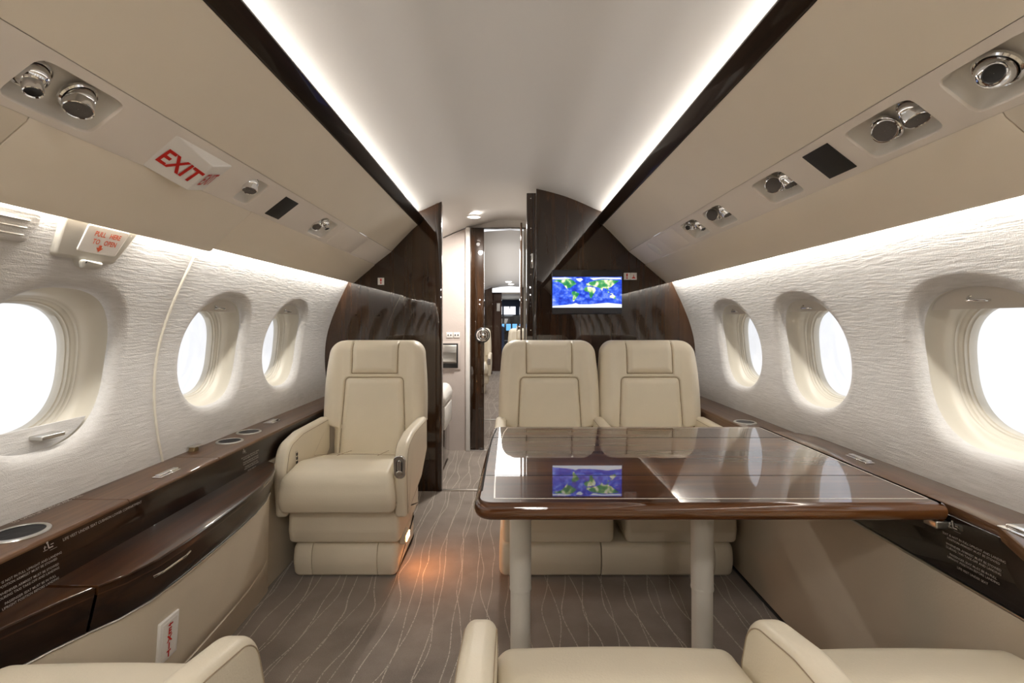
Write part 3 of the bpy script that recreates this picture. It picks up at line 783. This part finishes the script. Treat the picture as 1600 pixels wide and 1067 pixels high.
# small printed placards
def placard(o, R, U, w, lab, pdir=1):
    t = empty('placard', o); tag(t,lab,'placard','white printed placards on the ledge faces')
    Z=Vector((0,0,0)); R=Vector(R); U=Vector(U)
    L = ['SEAT IS NOT IN FULL UPRIGHT AND LANDING','POSITION ARMREST MUST BE STOWED','WHENEVER ARMREST MUST BE STOWED','DURING TAXI TAKE-OFF AND LANDING','PASSENGER SEAT MUST BE IN FULL','UPRIGHT POSITION BEFORE LANDING','LIFE VEST UNDER SEAT']
    y=0.0
    mb=MB(); N_=R.cross(U).normalized()
    for k,s in enumerate(L):
        V,Fc = text_mesh(s, w*.052, 'CENTER', .00002)
        yy = -w*.30 - k*w*.062 - (k//2)*w*.035
        mb.add([R*x+U*(y_+yy)+N_*.0008 for x,y_ in V],Fc)
    mb.build('lettering',M['ink'],t,smooth=False)
    # seated-figure pictogram
    pm=MB(); pw_=w*.62; px0=pdir*.34*w
    def seg(x0,y0,x1,y1,th):
        a=Vector((x0,y0));b2=Vector((x1,y1));d=(b2-a).normalized();n_=Vector((-d.y,d.x))*th/2
        q=[a+n_,b2+n_,b2-n_,a-n_]; pm.add([R*(p.x*pw_+px0)+U*(p.y*pw_-.06*w)+N_*.0009 for p in q],[(0,1,2,3)])
    seg(-.02,0,.0,-.13,.035); seg(0,-.12,.12,-.12,.03); seg(.05,-.05,.14,-.05,.02); seg(-.12,-.12,-.10,-.02,.02); seg(-.16,-.14,-.04,-.14,.012); seg(.02,-.19,.22,-.19,.008); seg(-.14,-.06,-.06,-.06,.014)
    pm.add([R*((-.03+.03*math.cos(k*PI/6))*pw_+px0)+U*((.035+.03*math.sin(k*PI/6))*pw_-.06*w)+N_*.0009 for k in range(12)],[tuple(range(12))])
    pm.build('pictogram',M['ink'],t,smooth=False)
placard((-.9655,.972,CZ-.455),(0,1,0),(-.1135,0,.9935),.128,'white printed placard with seat symbol at the near left ledge face')
placard((-.9655,1.80,CZ-.457),(0,1,0),(-.1135,0,.9935),.11,'smaller white printed placard on the left ledge face below the paired cup holders',-1)
t = empty('ledge_notice',(-.9642,1.16,CZ-.47)); tag(t,'single line of white lettering along the left ledge face','notice')
put_text('lettering','LIFE VEST UNDER SEAT CUSHION LOWER COMPARTMENT',.0085,(0,0,0),(0,1,0),(-.1135,0,.9935),M['ink'],t,off=.0008)
t = empty('ledge_notice',(-1.108,1.17,CZ-.449)); tag(t,'thin line of pale lettering on the left ledge beside the wall','notice')
put_text('lettering','TO OPEN LIFT LATCH AND PULL',.012,(0,0,0),(0,1,0),(-1,0,.1),M['ink'],t,off=.0012)

# right ledge
t = empty('side_ledge',(1.04,1.0,CZ-.50)); tag(t,'walnut ledge below the right windows beside the table','side ledge')
pr = roundpoly([(.966,-.437-.006,.003),(.970,-.437,.004),(1.135,-.437,0),(1.12,-.560,0),(.967,-.560,0)],3)
child_at(mesh('ledge_top',*extr(pr, lambda a,b,u:(a,u,CZ+b), 1.786,YB,.0008,1),M['ledge'],ang=30),t)
def inner(y):
    return interp([(-2.5,.885),(.70,.885),(.80,.890),(.856,.905),(.91,.932),(.955,.955),(1.0,.962),(1.2,.960),(1.8,.960)], y)
for y0,y1 in ((YR,1.1295),(1.1310,1.785)):
    ys=[y0+(y1-y0)*i/40 for i in range(41)]
    V=[];Fc=[]
    for y in ys:
        xi=inner(y); V += [(xi+.012,y,CZ-.428),(xi+.003,y,CZ-.424),(xi,y,CZ-.412),(xi+.003,y,CZ-.402),(xi+.010,y,CZ-.400),(1.06,y,CZ-.408),(1.138,y,CZ-.424),(1.138,y,CZ-.445)]
    n=8
    for i in range(40):
        for k in range(n): Fc.append((i*n+k,i*n+(k+1)%n,(i+1)*n+(k+1)%n,(i+1)*n+k))
    Fc.append(tuple(range(n))); Fc.append(tuple(40*n+k for k in range(n))[::-1])
    child_at(mesh('ledge_top',V,Fc,M['ledge'],ang=50),t)
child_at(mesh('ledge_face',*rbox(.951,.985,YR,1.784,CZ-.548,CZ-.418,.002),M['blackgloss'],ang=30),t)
child_at(mesh('ledge_face',*rbox(.964,.985,1.786,YB,CZ-.56,CZ-.447,.002),M['ledge'],ang=30),t)
child_at(mesh('metal_edge',*rbox(.9485,.955,YR,1.95,CZ-.5535,CZ-.5485,.001),M['satin']),t)
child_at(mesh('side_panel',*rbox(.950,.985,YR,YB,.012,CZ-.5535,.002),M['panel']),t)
child_at(mesh('dark_edge',*rbox(.946,.99,YR,YB,0,.012,.002),M['black']),t)
cup(1.022,2.115,CZ-.4365,.043,'round cup holder in the far end of the right ledge')
latch(1.028,1.43,CZ-.4045,.026,.085,'chrome slot latch in the right ledge beside the table')
latch(.985,.905,CZ-.4015,.06,.10,'bright metal control plate at the very right edge of the picture')
placard((.9505,1.000,CZ-.424),(0,-1,0),(0,0,1),.125,'white printed placard on the black right ledge face under the table corner',-1)

# ------------------------------------------------------------------ table
t = empty('table',(.44,1.43,0)); tag(t,'large gloss walnut table on two round grey columns','table')
X0,X1,YA,YZ = -.082,.950,1.052,1.845; ZT=.655
ol = roundpoly([(X0,YA,.045),(X1,YA,.004),(X1,YZ,.004),(X0+.012,YZ,.05)],8)
# bullnose section by stacked insets
rows=[]; 
for k in range(9):
    a_=k/8*PI; rows.append((ZT-.019-.019*math.cos(PI-a_)*-1 if False else ZT-.019-.019*math.cos(a_), .014*(1-math.sin(a_))))
V=[];Fc=[];n=len(ol)
for z,e in rows: V += [(a,b,z) for a,b in (inset(ol,e) if e>1e-6 else ol)]
for k in range(len(rows)-1):
    for i in range(n): Fc.append((k*n+i,k*n+(i+1)%n,(k+1)*n+(i+1)%n,(k+1)*n+i))
L_=len(V); V += V[:n]+V[(len(rows)-1)*n:len(rows)*n]
Fc.append(tuple(L_+i for i in range(n))[::-1]); Fc.append(tuple(L_+n+i for i in range(n)))
child_at(mesh('table_top',V,Fc,M['table'],ang=40),t)
def lineband(pts,w,z,h=.0004):
    mb=MB()
    for (x0,y0),(x1,y1) in zip(pts[:-1],pts[1:]):
        a=Vector((x0,y0));b2=Vector((x1,y1));d=(b2-a).normalized();n_=Vector((-d.y,d.x))*w/2; a2=a-d*w/2;b3=b2+d*w/2
        q=[a2+n_,b3+n_,b3-n_,a2-n_]; V=[(p.x,p.y,zz) for zz in (z,z+h) for p in q]
        mb.add(V,[(3,2,1,0),(4,5,6,7),(0,1,5,4),(1,2,6,5),(2,3,7,6),(3,0,4,7)])
    return mb.v,mb.f
arc=[(-.010,1.815),(-.022,1.74),(-.031,1.60),(-.036,1.45),(-.038,1.30),(-.037,1.18),(-.035,1.088)]
child_at(mesh('inlay',*lineband([(.935,1.815)]+arc+[(.935,1.088),(.935,1.815)],.0030,ZT),M['inlay'],smooth=False),t)
for y in (1.662,1.252):
    child_at(mesh('leaf_seam',*lineband([(-.078,y),(.952,y)],.0012,ZT+.0001),M['seam'],smooth=False),t)
child_at(mesh('leaf_seam',*lineband([(-.050,1.80),(-.058,1.70),(-.064,1.55),(-.066,1.35),(-.066,1.14)],.0045,ZT+.0001),M['seam'],smooth=False),t)
for x in (.030,.553):
    lg = child_at(mesh('leg',*lathe([(.0005,.617),(.031,.617),(.031,.285),(.029,.2835),(.029,.006),(.0005,.006)],40,Matrix.Translation((x,1.40,0))),M['post'],ang=40),t)
    V,Fc = lathe([(.029,.0),(.05,.0),(.05,.008),(.029,.012)],40,Matrix.Translation((x,1.40,0))); c_=mesh('leg_foot',V,Fc,M['post'],ang=40); c_.parent=lg
    V,Fc = lathe([(.0312,.283),(.0318,.286),(.0318,.289),(.0312,.292)],40,Matrix.Translation((x,1.40,0))); c_=mesh('leg_collar',V,Fc,M['post'],ang=40); c_.parent=lg
child_at(mesh('table_beam',*rbox(.0,.90,1.36,1.44,.600,.618,.004),M['bulk']),t)
child_at(mesh('release_catch',*rbox(.925,.955,1.055,1.09,.600,.617,.003),M['satin']),t)

# ------------------------------------------------------------------ seats
H=.57
def hwid(z):
    return .203 + (.253-.203)*ss(.135,.165,z) - .020*ss(.2,H,z)*((z-.2)/(H-.2) if z>.2 else 0)
RC=.065
def sdr(x,z):
    w=hwid(z); ax=abs(x)
    if ax > w-RC and z > H-RC: 
        return RC-math.hypot(ax-(w-RC),z-(H-RC))
    return min(w-ax, H-z, z+.02)
def grv(d,s): return math.exp(-(d/s)**2)
def back_mesh():
    nx,nz=150,160; T=.135
    zs=[]
    for j in range(nz+1):
        u=j/nz; zs.append(H*(u*.92/ .92 if False else (u if u<.9 else u)))
    zs=[]
    for j in range(nz+1):
        u=j/nz
        if u<.86: zs.append((H-RC)*u/.86)
        else: zs.append(H-RC+RC*math.sin((u-.86)/.14*PI/2))
    V=[];Fc=[]
    def row(z):
        w=hwid(z)
        if z>H-RC: w -= RC-math.sqrt(max(0,RC*RC-(z-(H-RC))**2))
        return w
    R=.055
    for sidef in (0,1):
        for z in zs:
            w=row(z)
            for i in range(nx+1):
                s=-1+2*i/nx; s=math.copysign(1-(1-abs(s))**1.0,s); x=s*w
                d=max(0,sdr(x,z)); 
                f=0
                if d<R: f=R-math.sqrt(max(0,R*R-(R-d)**2))
                lean=.10*z
                if sidef==0:
                    y=f
                    ax=abs(x)
                    y -= .020*ss(.15,.205,ax)*ss(.60,.40,z)*ss(.10,.2,z)      # side bolsters
                    pw=.164-.020*z/.39
                    # panel sdf
                    qx=ax-(pw-.02); qz=z-(.388-.02)
                    sd=(math.hypot(max(qx,0),max(qz,0))+min(max(qx,qz),0))-.02
                    y -= .010*ss(.0,-.03,sd)
                    y += .013*grv(sd,.0038)
                    hd=max(ax-.114,.408-z)
                    y -= .012*ss(0,-.03,hd)*ss(.0,.03,H-z)
                    y += .013*grv(hd if z>.40 else 1,.0038)
                    y += lean
                else:
                    y=T-.6*f+lean
                V.append((x,y,z))
    n=nx+1; o=(nz+1)*n
    for k in (0,o):
        for j in range(nz):
            for i in range(nx):
                q=(k+j*n+i,k+j*n+i+1,k+(j+1)*n+i+1,k+(j+1)*n+i)
                Fc.append(q if k==0 else q[::-1])
    # rim between front and back
    rim=[j*n for j in range(nz+1)]+[nz*n+i for i in range(1,n)]+[j*n+nx for j in range(nz-1,-1,-1)]+[i for i in range(nx-1,0,-1)]
    m_=len(rim)
    base=len(V)
    for i in range(m_):
        a=rim[i]; b2=rim[(i+1)%m_]; Fc.append((a,a+o,b2+o,b2))
    return V,Fc
BACK = None
def front_y(x,z):
    ax=abs(x); d=max(0,sdr(x,z)); R=.055
    f=R-math.sqrt(max(0,R*R-(R-d)**2)) if d<R else 0
    return f - .020*ss(.15,.205,ax)*ss(.60,.40,z)*ss(.10,.2,z) + .10*z + .0105
def back_seams(par):
    mb=MB()
    for s in (-1,1): mb.add(*tube([(s*.114,front_y(.114,z),z) for z in [.408+(H-.422)*i/14 for i in range(15)]],.0022,6))
    mb.add(*tube([(x,front_y(x,.408),.408) for x in [-.114+.228*i/14 for i in range(15)]],.0022,6))
    P=[]
    for i in range(25):
        z=.02+.348*i/24; P.append((-(.164-.020*z/.39),z))
    xr=.164-.020*.38/.39
    for i in range(1,7):
        a=PI-i/6*PI/2; P.append((-xr+.02+.02*math.cos(a),.368+.02*math.sin(a)))
    P+= [(-x,z) for x,z in P[::-1]]
    mb.add(*tube([(x,front_y(x,z),z) for x,z in P],.0020,6))
    o=mb.build('backrest_seam',M['stitch'],par); return o
def make_seat(label, mirror_light=False, arms=(-1,1), base_span=(-.215,.215), seams=(-.134,.134), caps=(True,True), recline=0, group=None, ctrl=1):
    global BACK
    t = empty('cabin_seat'); tag(t,label,'seat',group or 'cream leather cabin seats')
    if BACK is None:
        o = mesh('backrest',*back_mesh(),M['leather'],t,ang=80); BACK=o.data
    else:
        o = link(bpy.data.objects.new('backrest',BACK),t)
    o.location=(0,.485,.385); o.rotation_euler=(-recline,0,0); back_seams(o)
    # cushion
    cp_ = roundpoly([(0.0,.300,.02),(-.026,.36,.10),(-.012,.452,.055),(.12,.475,.14),(.50,.405,.03),(.50,.305,.02)],8)
    V,Fc = extr(cp_, lambda a,b,u:(u,a,b), -.213,.213,.032,8,mid=24)
    V2=[]
    for x,y,z in V:
        k=1+.075*ss(.05,-.01,y)*ss(.47,.33,z)+.03*ss(.05,0,y)
        zz=z+.006*math.cos(x/.213*PI/2)*ss(.40,.46,z)
        V2.append((x*k,y,zz))
    mesh('seat_cushion',V2,Fc,M['leather'],t,ang=60)
    mb=MB()
    for px_ in (-.09,.09):
        mb.add(*tube([(px_,y,interp([(.10,.4755),(.2,.4655),(.3,.4505),(.48,.4225)],y)+.0005) for y in (.26,.32,.38,.46)],.0012,6))
    mb.add(*tube([(x,.26,interp([(.10,.4755),(.2,.4655),(.3,.4505),(.48,.4225)],.26)+.0005+.006*math.cos(x/.213*PI/2)) for x in [(-.19+.38*i/16) for i in range(17)]],.0012,6))
    mb.build('cushion_seam',M['stitch'],t)
    ap = roundpoly([(.048,.262,.015),(.030,.45,.06),(.060,.553,.08),(.20,.580,.12),(.52,.583,.025),(.52,.42,.03),(.37,.325,.06)],10)
    for s in arms:
        fn=lambda a,b,u,s=s:(s*u*1.0,a,b)
        V,Fc = extr(ap, fn, .214,.266,.018,7)
        ar = mesh('armrest',V,Fc,M['leather'],t,ang=60)
        ip = inset(ap,.013); n_=len(ip)
        for off in (.2142,.2658):
            sm = mesh('arm_stitching',*tube([(s*off,a,b) for a,b in ip],.0011,5,closed=True),M['stitch']); sm.parent=ar
    if ctrl:
        s=ctrl; 
        # chrome control on the front of the arm
        pm=MB(); ov=[]
        Mo=Matrix.Translation((s*.240,.0285,.475))@Matrix.Rotation(PI/2,4,'X')@Matrix.Rotation(.10,4,'X')
        def ovl(rx,rz,k=28):
            out=[]
            for i in range(k):
                a_=2*PI*i/k; cx=math.cos(a_)*rx; cy=math.sin(a_)*rx+(rz-rx)*(1 if math.sin(a_)>=0 else -1); out.append((cx,cy))
            return out
        V,Fc=extr(ovl(.024,.048),lambda a,b,u:tuple(Mo@Vector((a,b,u))),-.004,.006,.003,3); 
        cs=mesh('arm_control',V,Fc,M['chrome'],t)
        V,Fc=extr(ovl(.0125,.030),lambda a,b,u:tuple(Mo@Vector((a,b,u))),.005,.0068,.0005,1); q=mesh('control_recess',V,Fc,M['black']); q.parent=cs
        V,Fc=extr(ovl(.0085,.022),lambda a,b,u:tuple(Mo@Vector((a,b+.008,u))),.006,.010,.002,2); q=mesh('control_slide',V,Fc,M['chrome']); q.parent=cs
        V,Fc=lathe([(.0004,.0105),(.010,.010),(.0135,.006)],20,Mo@Matrix.Translation((0,-.025,0))); q=mesh('control_button',V,Fc,M['satin']); q.parent=cs
        if -1 in arms:
            cs=mesh('arm_latch',*rbox(-.2145,-.2105,.118,.138,.452,.512,.0015),M['chrome'],t)
            for z in (.465,.482,.499):
                q=mesh('latch_key',*rbox(-.2125,-.2085,.122,.134,z-.006,z+.006,.001),M['black']); q.parent=cs
    # base
    bp_ = roundpoly([(.085,.146,.02),(.072,.20,.05),(.082,.298,.01),(.50,.298,.01),(.50,.146,.02)],6)
    mesh('seat_base',*extr(bp_,lambda a,b,u:(u,a,b),-.2275,.2275,.022,5),M['leather'],t,ang=50)
    lp_ = roundpoly([(.100,.004,.02),(.080,.075,.09),(.100,.140,.035),(.46,.140,.01),(.46,.004,.01)],8)
    x0,x1=base_span; s0,s1=seams
    mesh('foot_panel',*extr(lp_,lambda a,b,u:(u,a,b),s0+.001,s1-.001,.003,2),M['leather'],t,ang=50)
    if caps[0]: mesh('foot_end',*extr(lp_,lambda a,b,u:(u,a,b),x0,s0-.0005,.028,5,r1=.003),M['leather'],t,ang=50)
    if caps[1]: mesh('foot_end',*extr(lp_,lambda a,b,u:(u,a,b),s1+.0005,x1,.003,5,r1=.028),M['leather'],t,ang=50)
    if mirror_light:
        fl_=mesh('floor_light',*rbox(.213,.240,.14,.215,.115,.160,.006),M['panel'],t)
        q=mesh('light_lens',*rbox(.239,.2435,.145,.21,.125,.150,.002),M['amber']); q.parent=fl_
    return t
s1 = make_seat('single cream leather armchair facing the camera on the left of the aisle',mirror_light=True); s1.location=(-.678,1.90,0)
s2 = make_seat('cream leather seat facing the camera behind the table, next to the doorway',base_span=(-.241,.177),seams=(-.15,.177),caps=(True,False)); s2.location=(.196,1.90,0)
s3 = make_seat('cream leather seat facing the camera behind the table, next to the right wall',arms=(1,),base_span=(-.327,.22),seams=(-.325,.138),caps=(False,True),ctrl=0); s3.location=(.700,1.90,0)
s4 = make_seat('cream leather seat cushion in the lower left corner, facing away',arms=(-1,1),recline=math.radians(34),ctrl=0); s4.location=(-.676,.855,0); s4.rotation_euler=(0,0,PI)
s5 = make_seat('cream leather seat at the bottom centre, facing the table',arms=(-1,1),recline=math.radians(34),ctrl=0); s5.location=(.192,.897,0); s5.rotation_euler=(0,0,PI)
s6 = make_seat('cream leather seat in the lower right corner, facing the table',arms=(-1,),recline=math.radians(34),ctrl=0); s6.location=(.702,.893,0); s6.rotation_euler=(0,0,PI)
# two seats glimpsed far down the aisle
for x,y,lab,rz in ((-.545,7.0,'distant cream seat on the left of the far aisle',0),(.215,6.6,'distant pale seat back seen beyond the doorway',0)):
    c_=copy_tree(s2); c_.location=(x,y,0); c_.rotation_euler=(0,0,rz); c_['label']=lab

# ------------------------------------------------------------------ monitor and placards on the bulkhead
t = empty('monitor',(.472,YB,CZ+.183)); tag(t,'flat monitor showing a world map on the dark bulkhead','monitor')
mesh('monitor_body',*rbox(-.214,.214,-.040,-.004,-.136,.136,.006),M['bezel'],t)
mesh('screen',*rbox(-.213,.211,-.0415,-.0395,-.095,.093,.0008,1),M['ocean'],t)
mesh('monitor_bracket',*rbox(-.06,.06,-.006,0,-.06,.06,.002),M['black'],t)
LAND=[[(95,265),(150,235),(250,235),(330,215),(400,235),(440,255),(480,300),(430,330),(385,360),(380,375),(345,365),(325,385),(370,412),(330,395),(290,345),(250,300),(180,265)],
[(405,430),(450,420),(530,465),(500,510),(460,560),(435,600),(415,570),(425,500),(400,465)],
[(600,390),(640,350),(720,350),(780,365),(800,400),(790,430),(760,480),(725,545),(700,520),(690,440),(620,425)],
[(640,310),(700,270),(790,250),(900,230),(1050,235),(1190,250),(1130,290),(1090,320),(1060,350),(1010,370),(1005,410),(970,380),(920,370),(905,420),(870,375),(820,355),(780,350),(720,330),(650,335)],
[(1030,500),(1080,475),(1130,510),(1120,560),(1080,540),(1030,530)],[(985,430),(1010,425),(1030,450),(1000,450)],[(1040,455),(1090,462),(1080,475),(1040,468)],[(795,500),(806,490),(800,530)],[(640,300),(655,290),(652,312)]]
ICE=[[(85,695),(85,668),(250,655),(400,640),(470,620),(520,640),(700,640),(1000,615),(1228,640),(1228,695)],[(470,215),(560,205),(590,230),(540,270),(500,250)],[(85,200),(300,195),(420,212),(330,222),(200,228),(85,225)],[(700,205),(900,195),(1200,200),(1228,225),(1050,225),(900,215),(760,240)]]
def scr(p): return (-.213+.424*(p[0]-85)/1143, -.0422, -.095+.188*(695-p[1])/510)
for L_,mt,nm_ in ((LAND,'land','land_areas'),(ICE,'ice','ice_areas')):
    mb=MB()
    for poly in L_: mb.add([scr(p) for p in poly],[tuple(range(len(poly)))])
    q=mb.build(nm_,M[mt],None,smooth=False); q.parent=[c for c in t.children if c.name.startswith('screen')][0]
def bplate(x,z,lab,kind):
    t=empty('bulkhead_sign',(x,YB,CZ+z)); tag(t,lab,'sign','little white signs on the bulkhead')
    mesh('sign_plate',*rbox(-.020,.020,-.004,0,-.022,.022,.0018),M['white'],t)
    if kind==0:
        mb=MB(); mb.add([(-.005,-.0045,.016),(.005,-.0045,.016),(.003,-.0045,-.002),(-.003,-.0045,-.002)],[(0,1,2,3)])
        mb.add([(.005*math.cos(a*PI/5),-.0045,-.011+.005*math.sin(a*PI/5)) for a in range(10)],[tuple(range(10))])
        mb.add([(-.007,-.0046,.004),(.007,-.0046,.004),(0,-.0046,-.004)],[(0,1,2)])
    else:
        mb=MB(); mb.add([(-.014,-.0045,-.014),(.014,-.0045,-.014),(.004,-.0045,-.004),(-.004,-.0045,-.004)],[(0,1,2,3)]); mb.add([(-.0015,-.0045,-.004),(.0015,-.0045,-.004),(.001,-.0045,.012),(-.001,-.0045,.012)],[(0,1,2,3)])
        mb.add([(-.005,-.0046,.003),(.005,-.0046,.003),(0,-.0046,-.004)],[(0,1,2)])
    mb.build('sign_symbol',M['red'],t,smooth=False)
bplate(-.800,.252,'small white sign with red mark on the left bulkhead',0)
bplate(.724,.283,'left small white sign with red mark beside the monitor',0)
bplate(.765,.283,'right small white sign with dark pictogram beside the monitor',1)

# low exit placard on left side panel
t=empty('exit_placard',(-.8335,1.183,CZ-.768)); tag(t,'tall white EXIT placard with red arrow low on the left side panel','exit sign')
U=Vector((.07,0,1)).normalized(); Rr=Vector((0,1,0)); N_=Rr.cross(U)*1
# plate follows the leaning panel
def pl(y,z,d): 
    p=Rr*y+U*z+N_*d; return (p.x,p.y,p.z)
V,Fc=rbox(-.033,.033,-.052,.052,-.004,.004,.0018); mesh('placard_plate',[pl(*p) for p in V],Fc,M['white'],t)
V,Fc=rbox(-.024,.024,-.043,.043,.0035,.0048,.0005,1); mesh('placard_inset',[pl(*p) for p in V],Fc,M['signwhite'],t)
for k,ch in enumerate('EXIT'):
    put_text('placard_text',ch,.022,Vector(pl(0,.0175-.0185*k,.005)),(0,1,0),tuple(U),M['red'],t,off=.0005,bold=.001)
mb=MB(); mb.add([pl(-.009,.034,.0056),pl(.001,.029,.0056),pl(.001,.039,.0056)],[(0,1,2)]); mb.add([pl(0,.032,.0056),pl(.009,.032,.0056),pl(.009,.036,.0056),pl(0,.036,.0056)],[(0,1,2,3)])
mb.build('placard_arrow',M['red'],t,smooth=False)

# pull-here handle cover above the exit window
def wl(y,z,d): return Vector((-(wx(z)-d), y, CZ+z))
t=empty('door_release_cover',wl(1.19,.19,0)); tag(t,'cream cover reading PULL HERE TO OPEN above the left exit window','door release')
poly=roundpoly([(1.085,.262,.01),(1.105,.152,.012),(1.165,.152,.008),(1.182,.134,.012),(1.228,.134,.012),(1.235,.150,.006),(1.275,.150,.014),(1.315,.262,.01)][::1],5)
V,Fc=extr(poly,lambda a,b,u:tuple(wl(a,b,u)),-.004,.013,.0,4,r1=.006); child_at(mesh('cover_body',V,Fc,M['cover'],ang=40),t)
V,Fc=extr(roundpoly([(1.166,.152,.008),(1.183,.131,.012),(1.229,.131,.012),(1.235,.150,.008)],5),lambda a,b,u:tuple(wl(a,b,u)),.008,.024,.004,4,r1=.008); child_at(mesh('cover_tab',V,Fc,M['cover'],ang=40),t)
V,Fc=extr(roundpoly([(1.150,.232,.005),(1.150,.170,.006),(1.262,.168,.006),(1.275,.232,.005)],4),lambda a,b,u:tuple(wl(a,b,u)),.011,.0155,.002,2); child_at(mesh('cover_plate',V,Fc,M['signwhite'],ang=40),t)
Uw=(wl(1.2,.24,0)-wl(1.2,.17,0)).normalized()
for tx,z in (('PULL   HERE',.214),('TO   OPEN',.196)):
    child_at(put_text('cover_text',tx,.018,wl(1.213,z,.0160),(0,1,0),Uw,M['orangered'],None,off=.001,sx=.8,bold=.0004),t)
c_=wl(1.205,.181,.0175)
Rv=Vector((0,1,0))
mb=MB(); mb.add([c_+Rv*.010+Uw*.002,c_-Rv*.010+Uw*.002,c_-Uw*.009],[(0,1,2)]); mb.add([c_+Rv*.004+Uw*.009,c_-Rv*.004+Uw*.009,c_-Rv*.004+Uw*.002,c_+Rv*.004+Uw*.002],[(0,1,2,3)])
child_at(mb.build('cover_arrow',M['orangered'],None,smooth=False),t)
t=empty('grab_rail',wl(.9,.20,0)); tag(t,'ribbed cream grab rail at the far left edge above the window','grab rail')
V,Fc=extr(roundpoly([(.70,.235,.01),(.70,.168,.01),(1.035,.168,.01),(1.055,.235,.02)],4),lambda a,b,u:tuple(wl(a,b,u)),-.004,.012,.0,3,r1=.008); child_at(mesh('rail_body',V,Fc,M['fabric'],ang=40),t)
for z in (.182,.197,.212):
    child_at(mesh('rail_rib',*tube([wl(.72,z,.013),wl(1.02,z,.013)],.002,8),M['cover']),t)

# ------------------------------------------------------------------ lights
def area(name, loc, size, energy, direction, col=(1,1,1), shape='RECTANGLE', spread=180):
    l=bpy.data.lights.new(name,'AREA'); l.shape=shape; l.size=size[0]; l.size_y=size[1]; l.energy=energy; l.color=col; l.spread=math.radians(spread)
    o=bpy.data.objects.new(name,l); C.objects.link(o); o.location=loc
    o.rotation_euler=Vector(direction).to_track_quat('-Z','Y').to_euler(); return o
WARM=(1,.955,.90)
LEN=YB-YR-.06; YC=(YB+YR)/2
def strip_light(name,x,z,w,energy,d,col,y0=YR+.03,y1=YB-.03):
    l=bpy.data.lights.new(name,'AREA'); l.shape='RECTANGLE'; l.size=w; l.size_y=y1-y0; l.energy=energy; l.color=col
    o=bpy.data.objects.new(name,l); C.objects.link(o); o.location=(x,(y0+y1)/2,CZ+z)
    zax=-Vector(d).normalized(); yax=Vector((0,1,0)); xax=yax.cross(zax).normalized(); zax=xax.cross(yax)
    o.matrix_world=Matrix.Translation(o.location)@Matrix((xax,yax,zax)).transposed().to_4x4(); return o
for s in (-1,1):
    strip_light('cove_light_'+NS(s), s*.618,.622,.03,10,(-s*.55,0,.85),WARM)
    strip_light('wash_light_'+NS(s), s*.968,.288,.018,46,(s*1,0,.05),(1,.97,.92))
for k,y in enumerate((-.55,-1.6)): area('fill_light',(0,y,CZ+.815),(.22,.22),8,(0,0,-1),(1,.95,.88),'DISK')  # added fill: unseen discs behind the camera to brighten seats and bins
area('vestibule_light',(-.20,3.5,CZ+.74),(.12,.12),14,(0,0,-1),(1,.95,.88),'DISK')
area('forward_light',(0,7.2,CZ+.70),(.3,5),20,(0,0,-1),(1,.95,.9))
area('forward_uplight',(0,7.2,CZ+.30),(.3,5),5,(0,0,1),(1,.95,.9))
area('cockpit_light',(0,12.0,CZ+.55),(.3,.8),3,(0,0,-1),(.8,.9,1))
l=bpy.data.lights.new('footwell_light','AREA'); l.shape='RECTANGLE'; l.size=.05; l.size_y=.02; l.energy=.35; l.color=(1,.33,.08)
o=bpy.data.objects.new('footwell_light',l); C.objects.link(o); o.location=(-.428,2.078,.135); o.rotation_euler=Vector((.9,.0,-.6)).to_track_quat('-Z','Y').to_euler()

w=bpy.data.worlds.new('World'); bpy.context.scene.world=w; w.use_nodes=True
bg=w.node_tree.nodes['Background']; bg.inputs[0].default_value=(.93,.95,1,1); bg.inputs[1].default_value=.80

# ------------------------------------------------------------------ camera
cam=bpy.data.cameras.new('camera'); co=bpy.data.objects.new('camera',cam); C.objects.link(co)
cam.sensor_fit='HORIZONTAL'; cam.sensor_width=36; cam.lens=36*F/1600; cam.clip_start=.02
cam.shift_x=3/1600; cam.shift_y=-(533.5-503)/1600
co.location=(0,0,CZ); co.rotation_euler=(PI/2,0,0)
sc=bpy.context.scene; sc.camera=co
sc.view_settings.view_transform='Standard'; sc.view_settings.look='None'; sc.view_settings.gamma=1; sc.view_settings.use_curve_mapping=False
sc.view_settings.exposure=.72
sc.cycles.max_bounces=10; sc.cycles.diffuse_bounces=6; sc.cycles.glossy_bounces=6; sc.cycles.transparent_max_bounces=12
sc.cycles.sample_clamp_indirect=6; sc.cycles.use_denoising=True
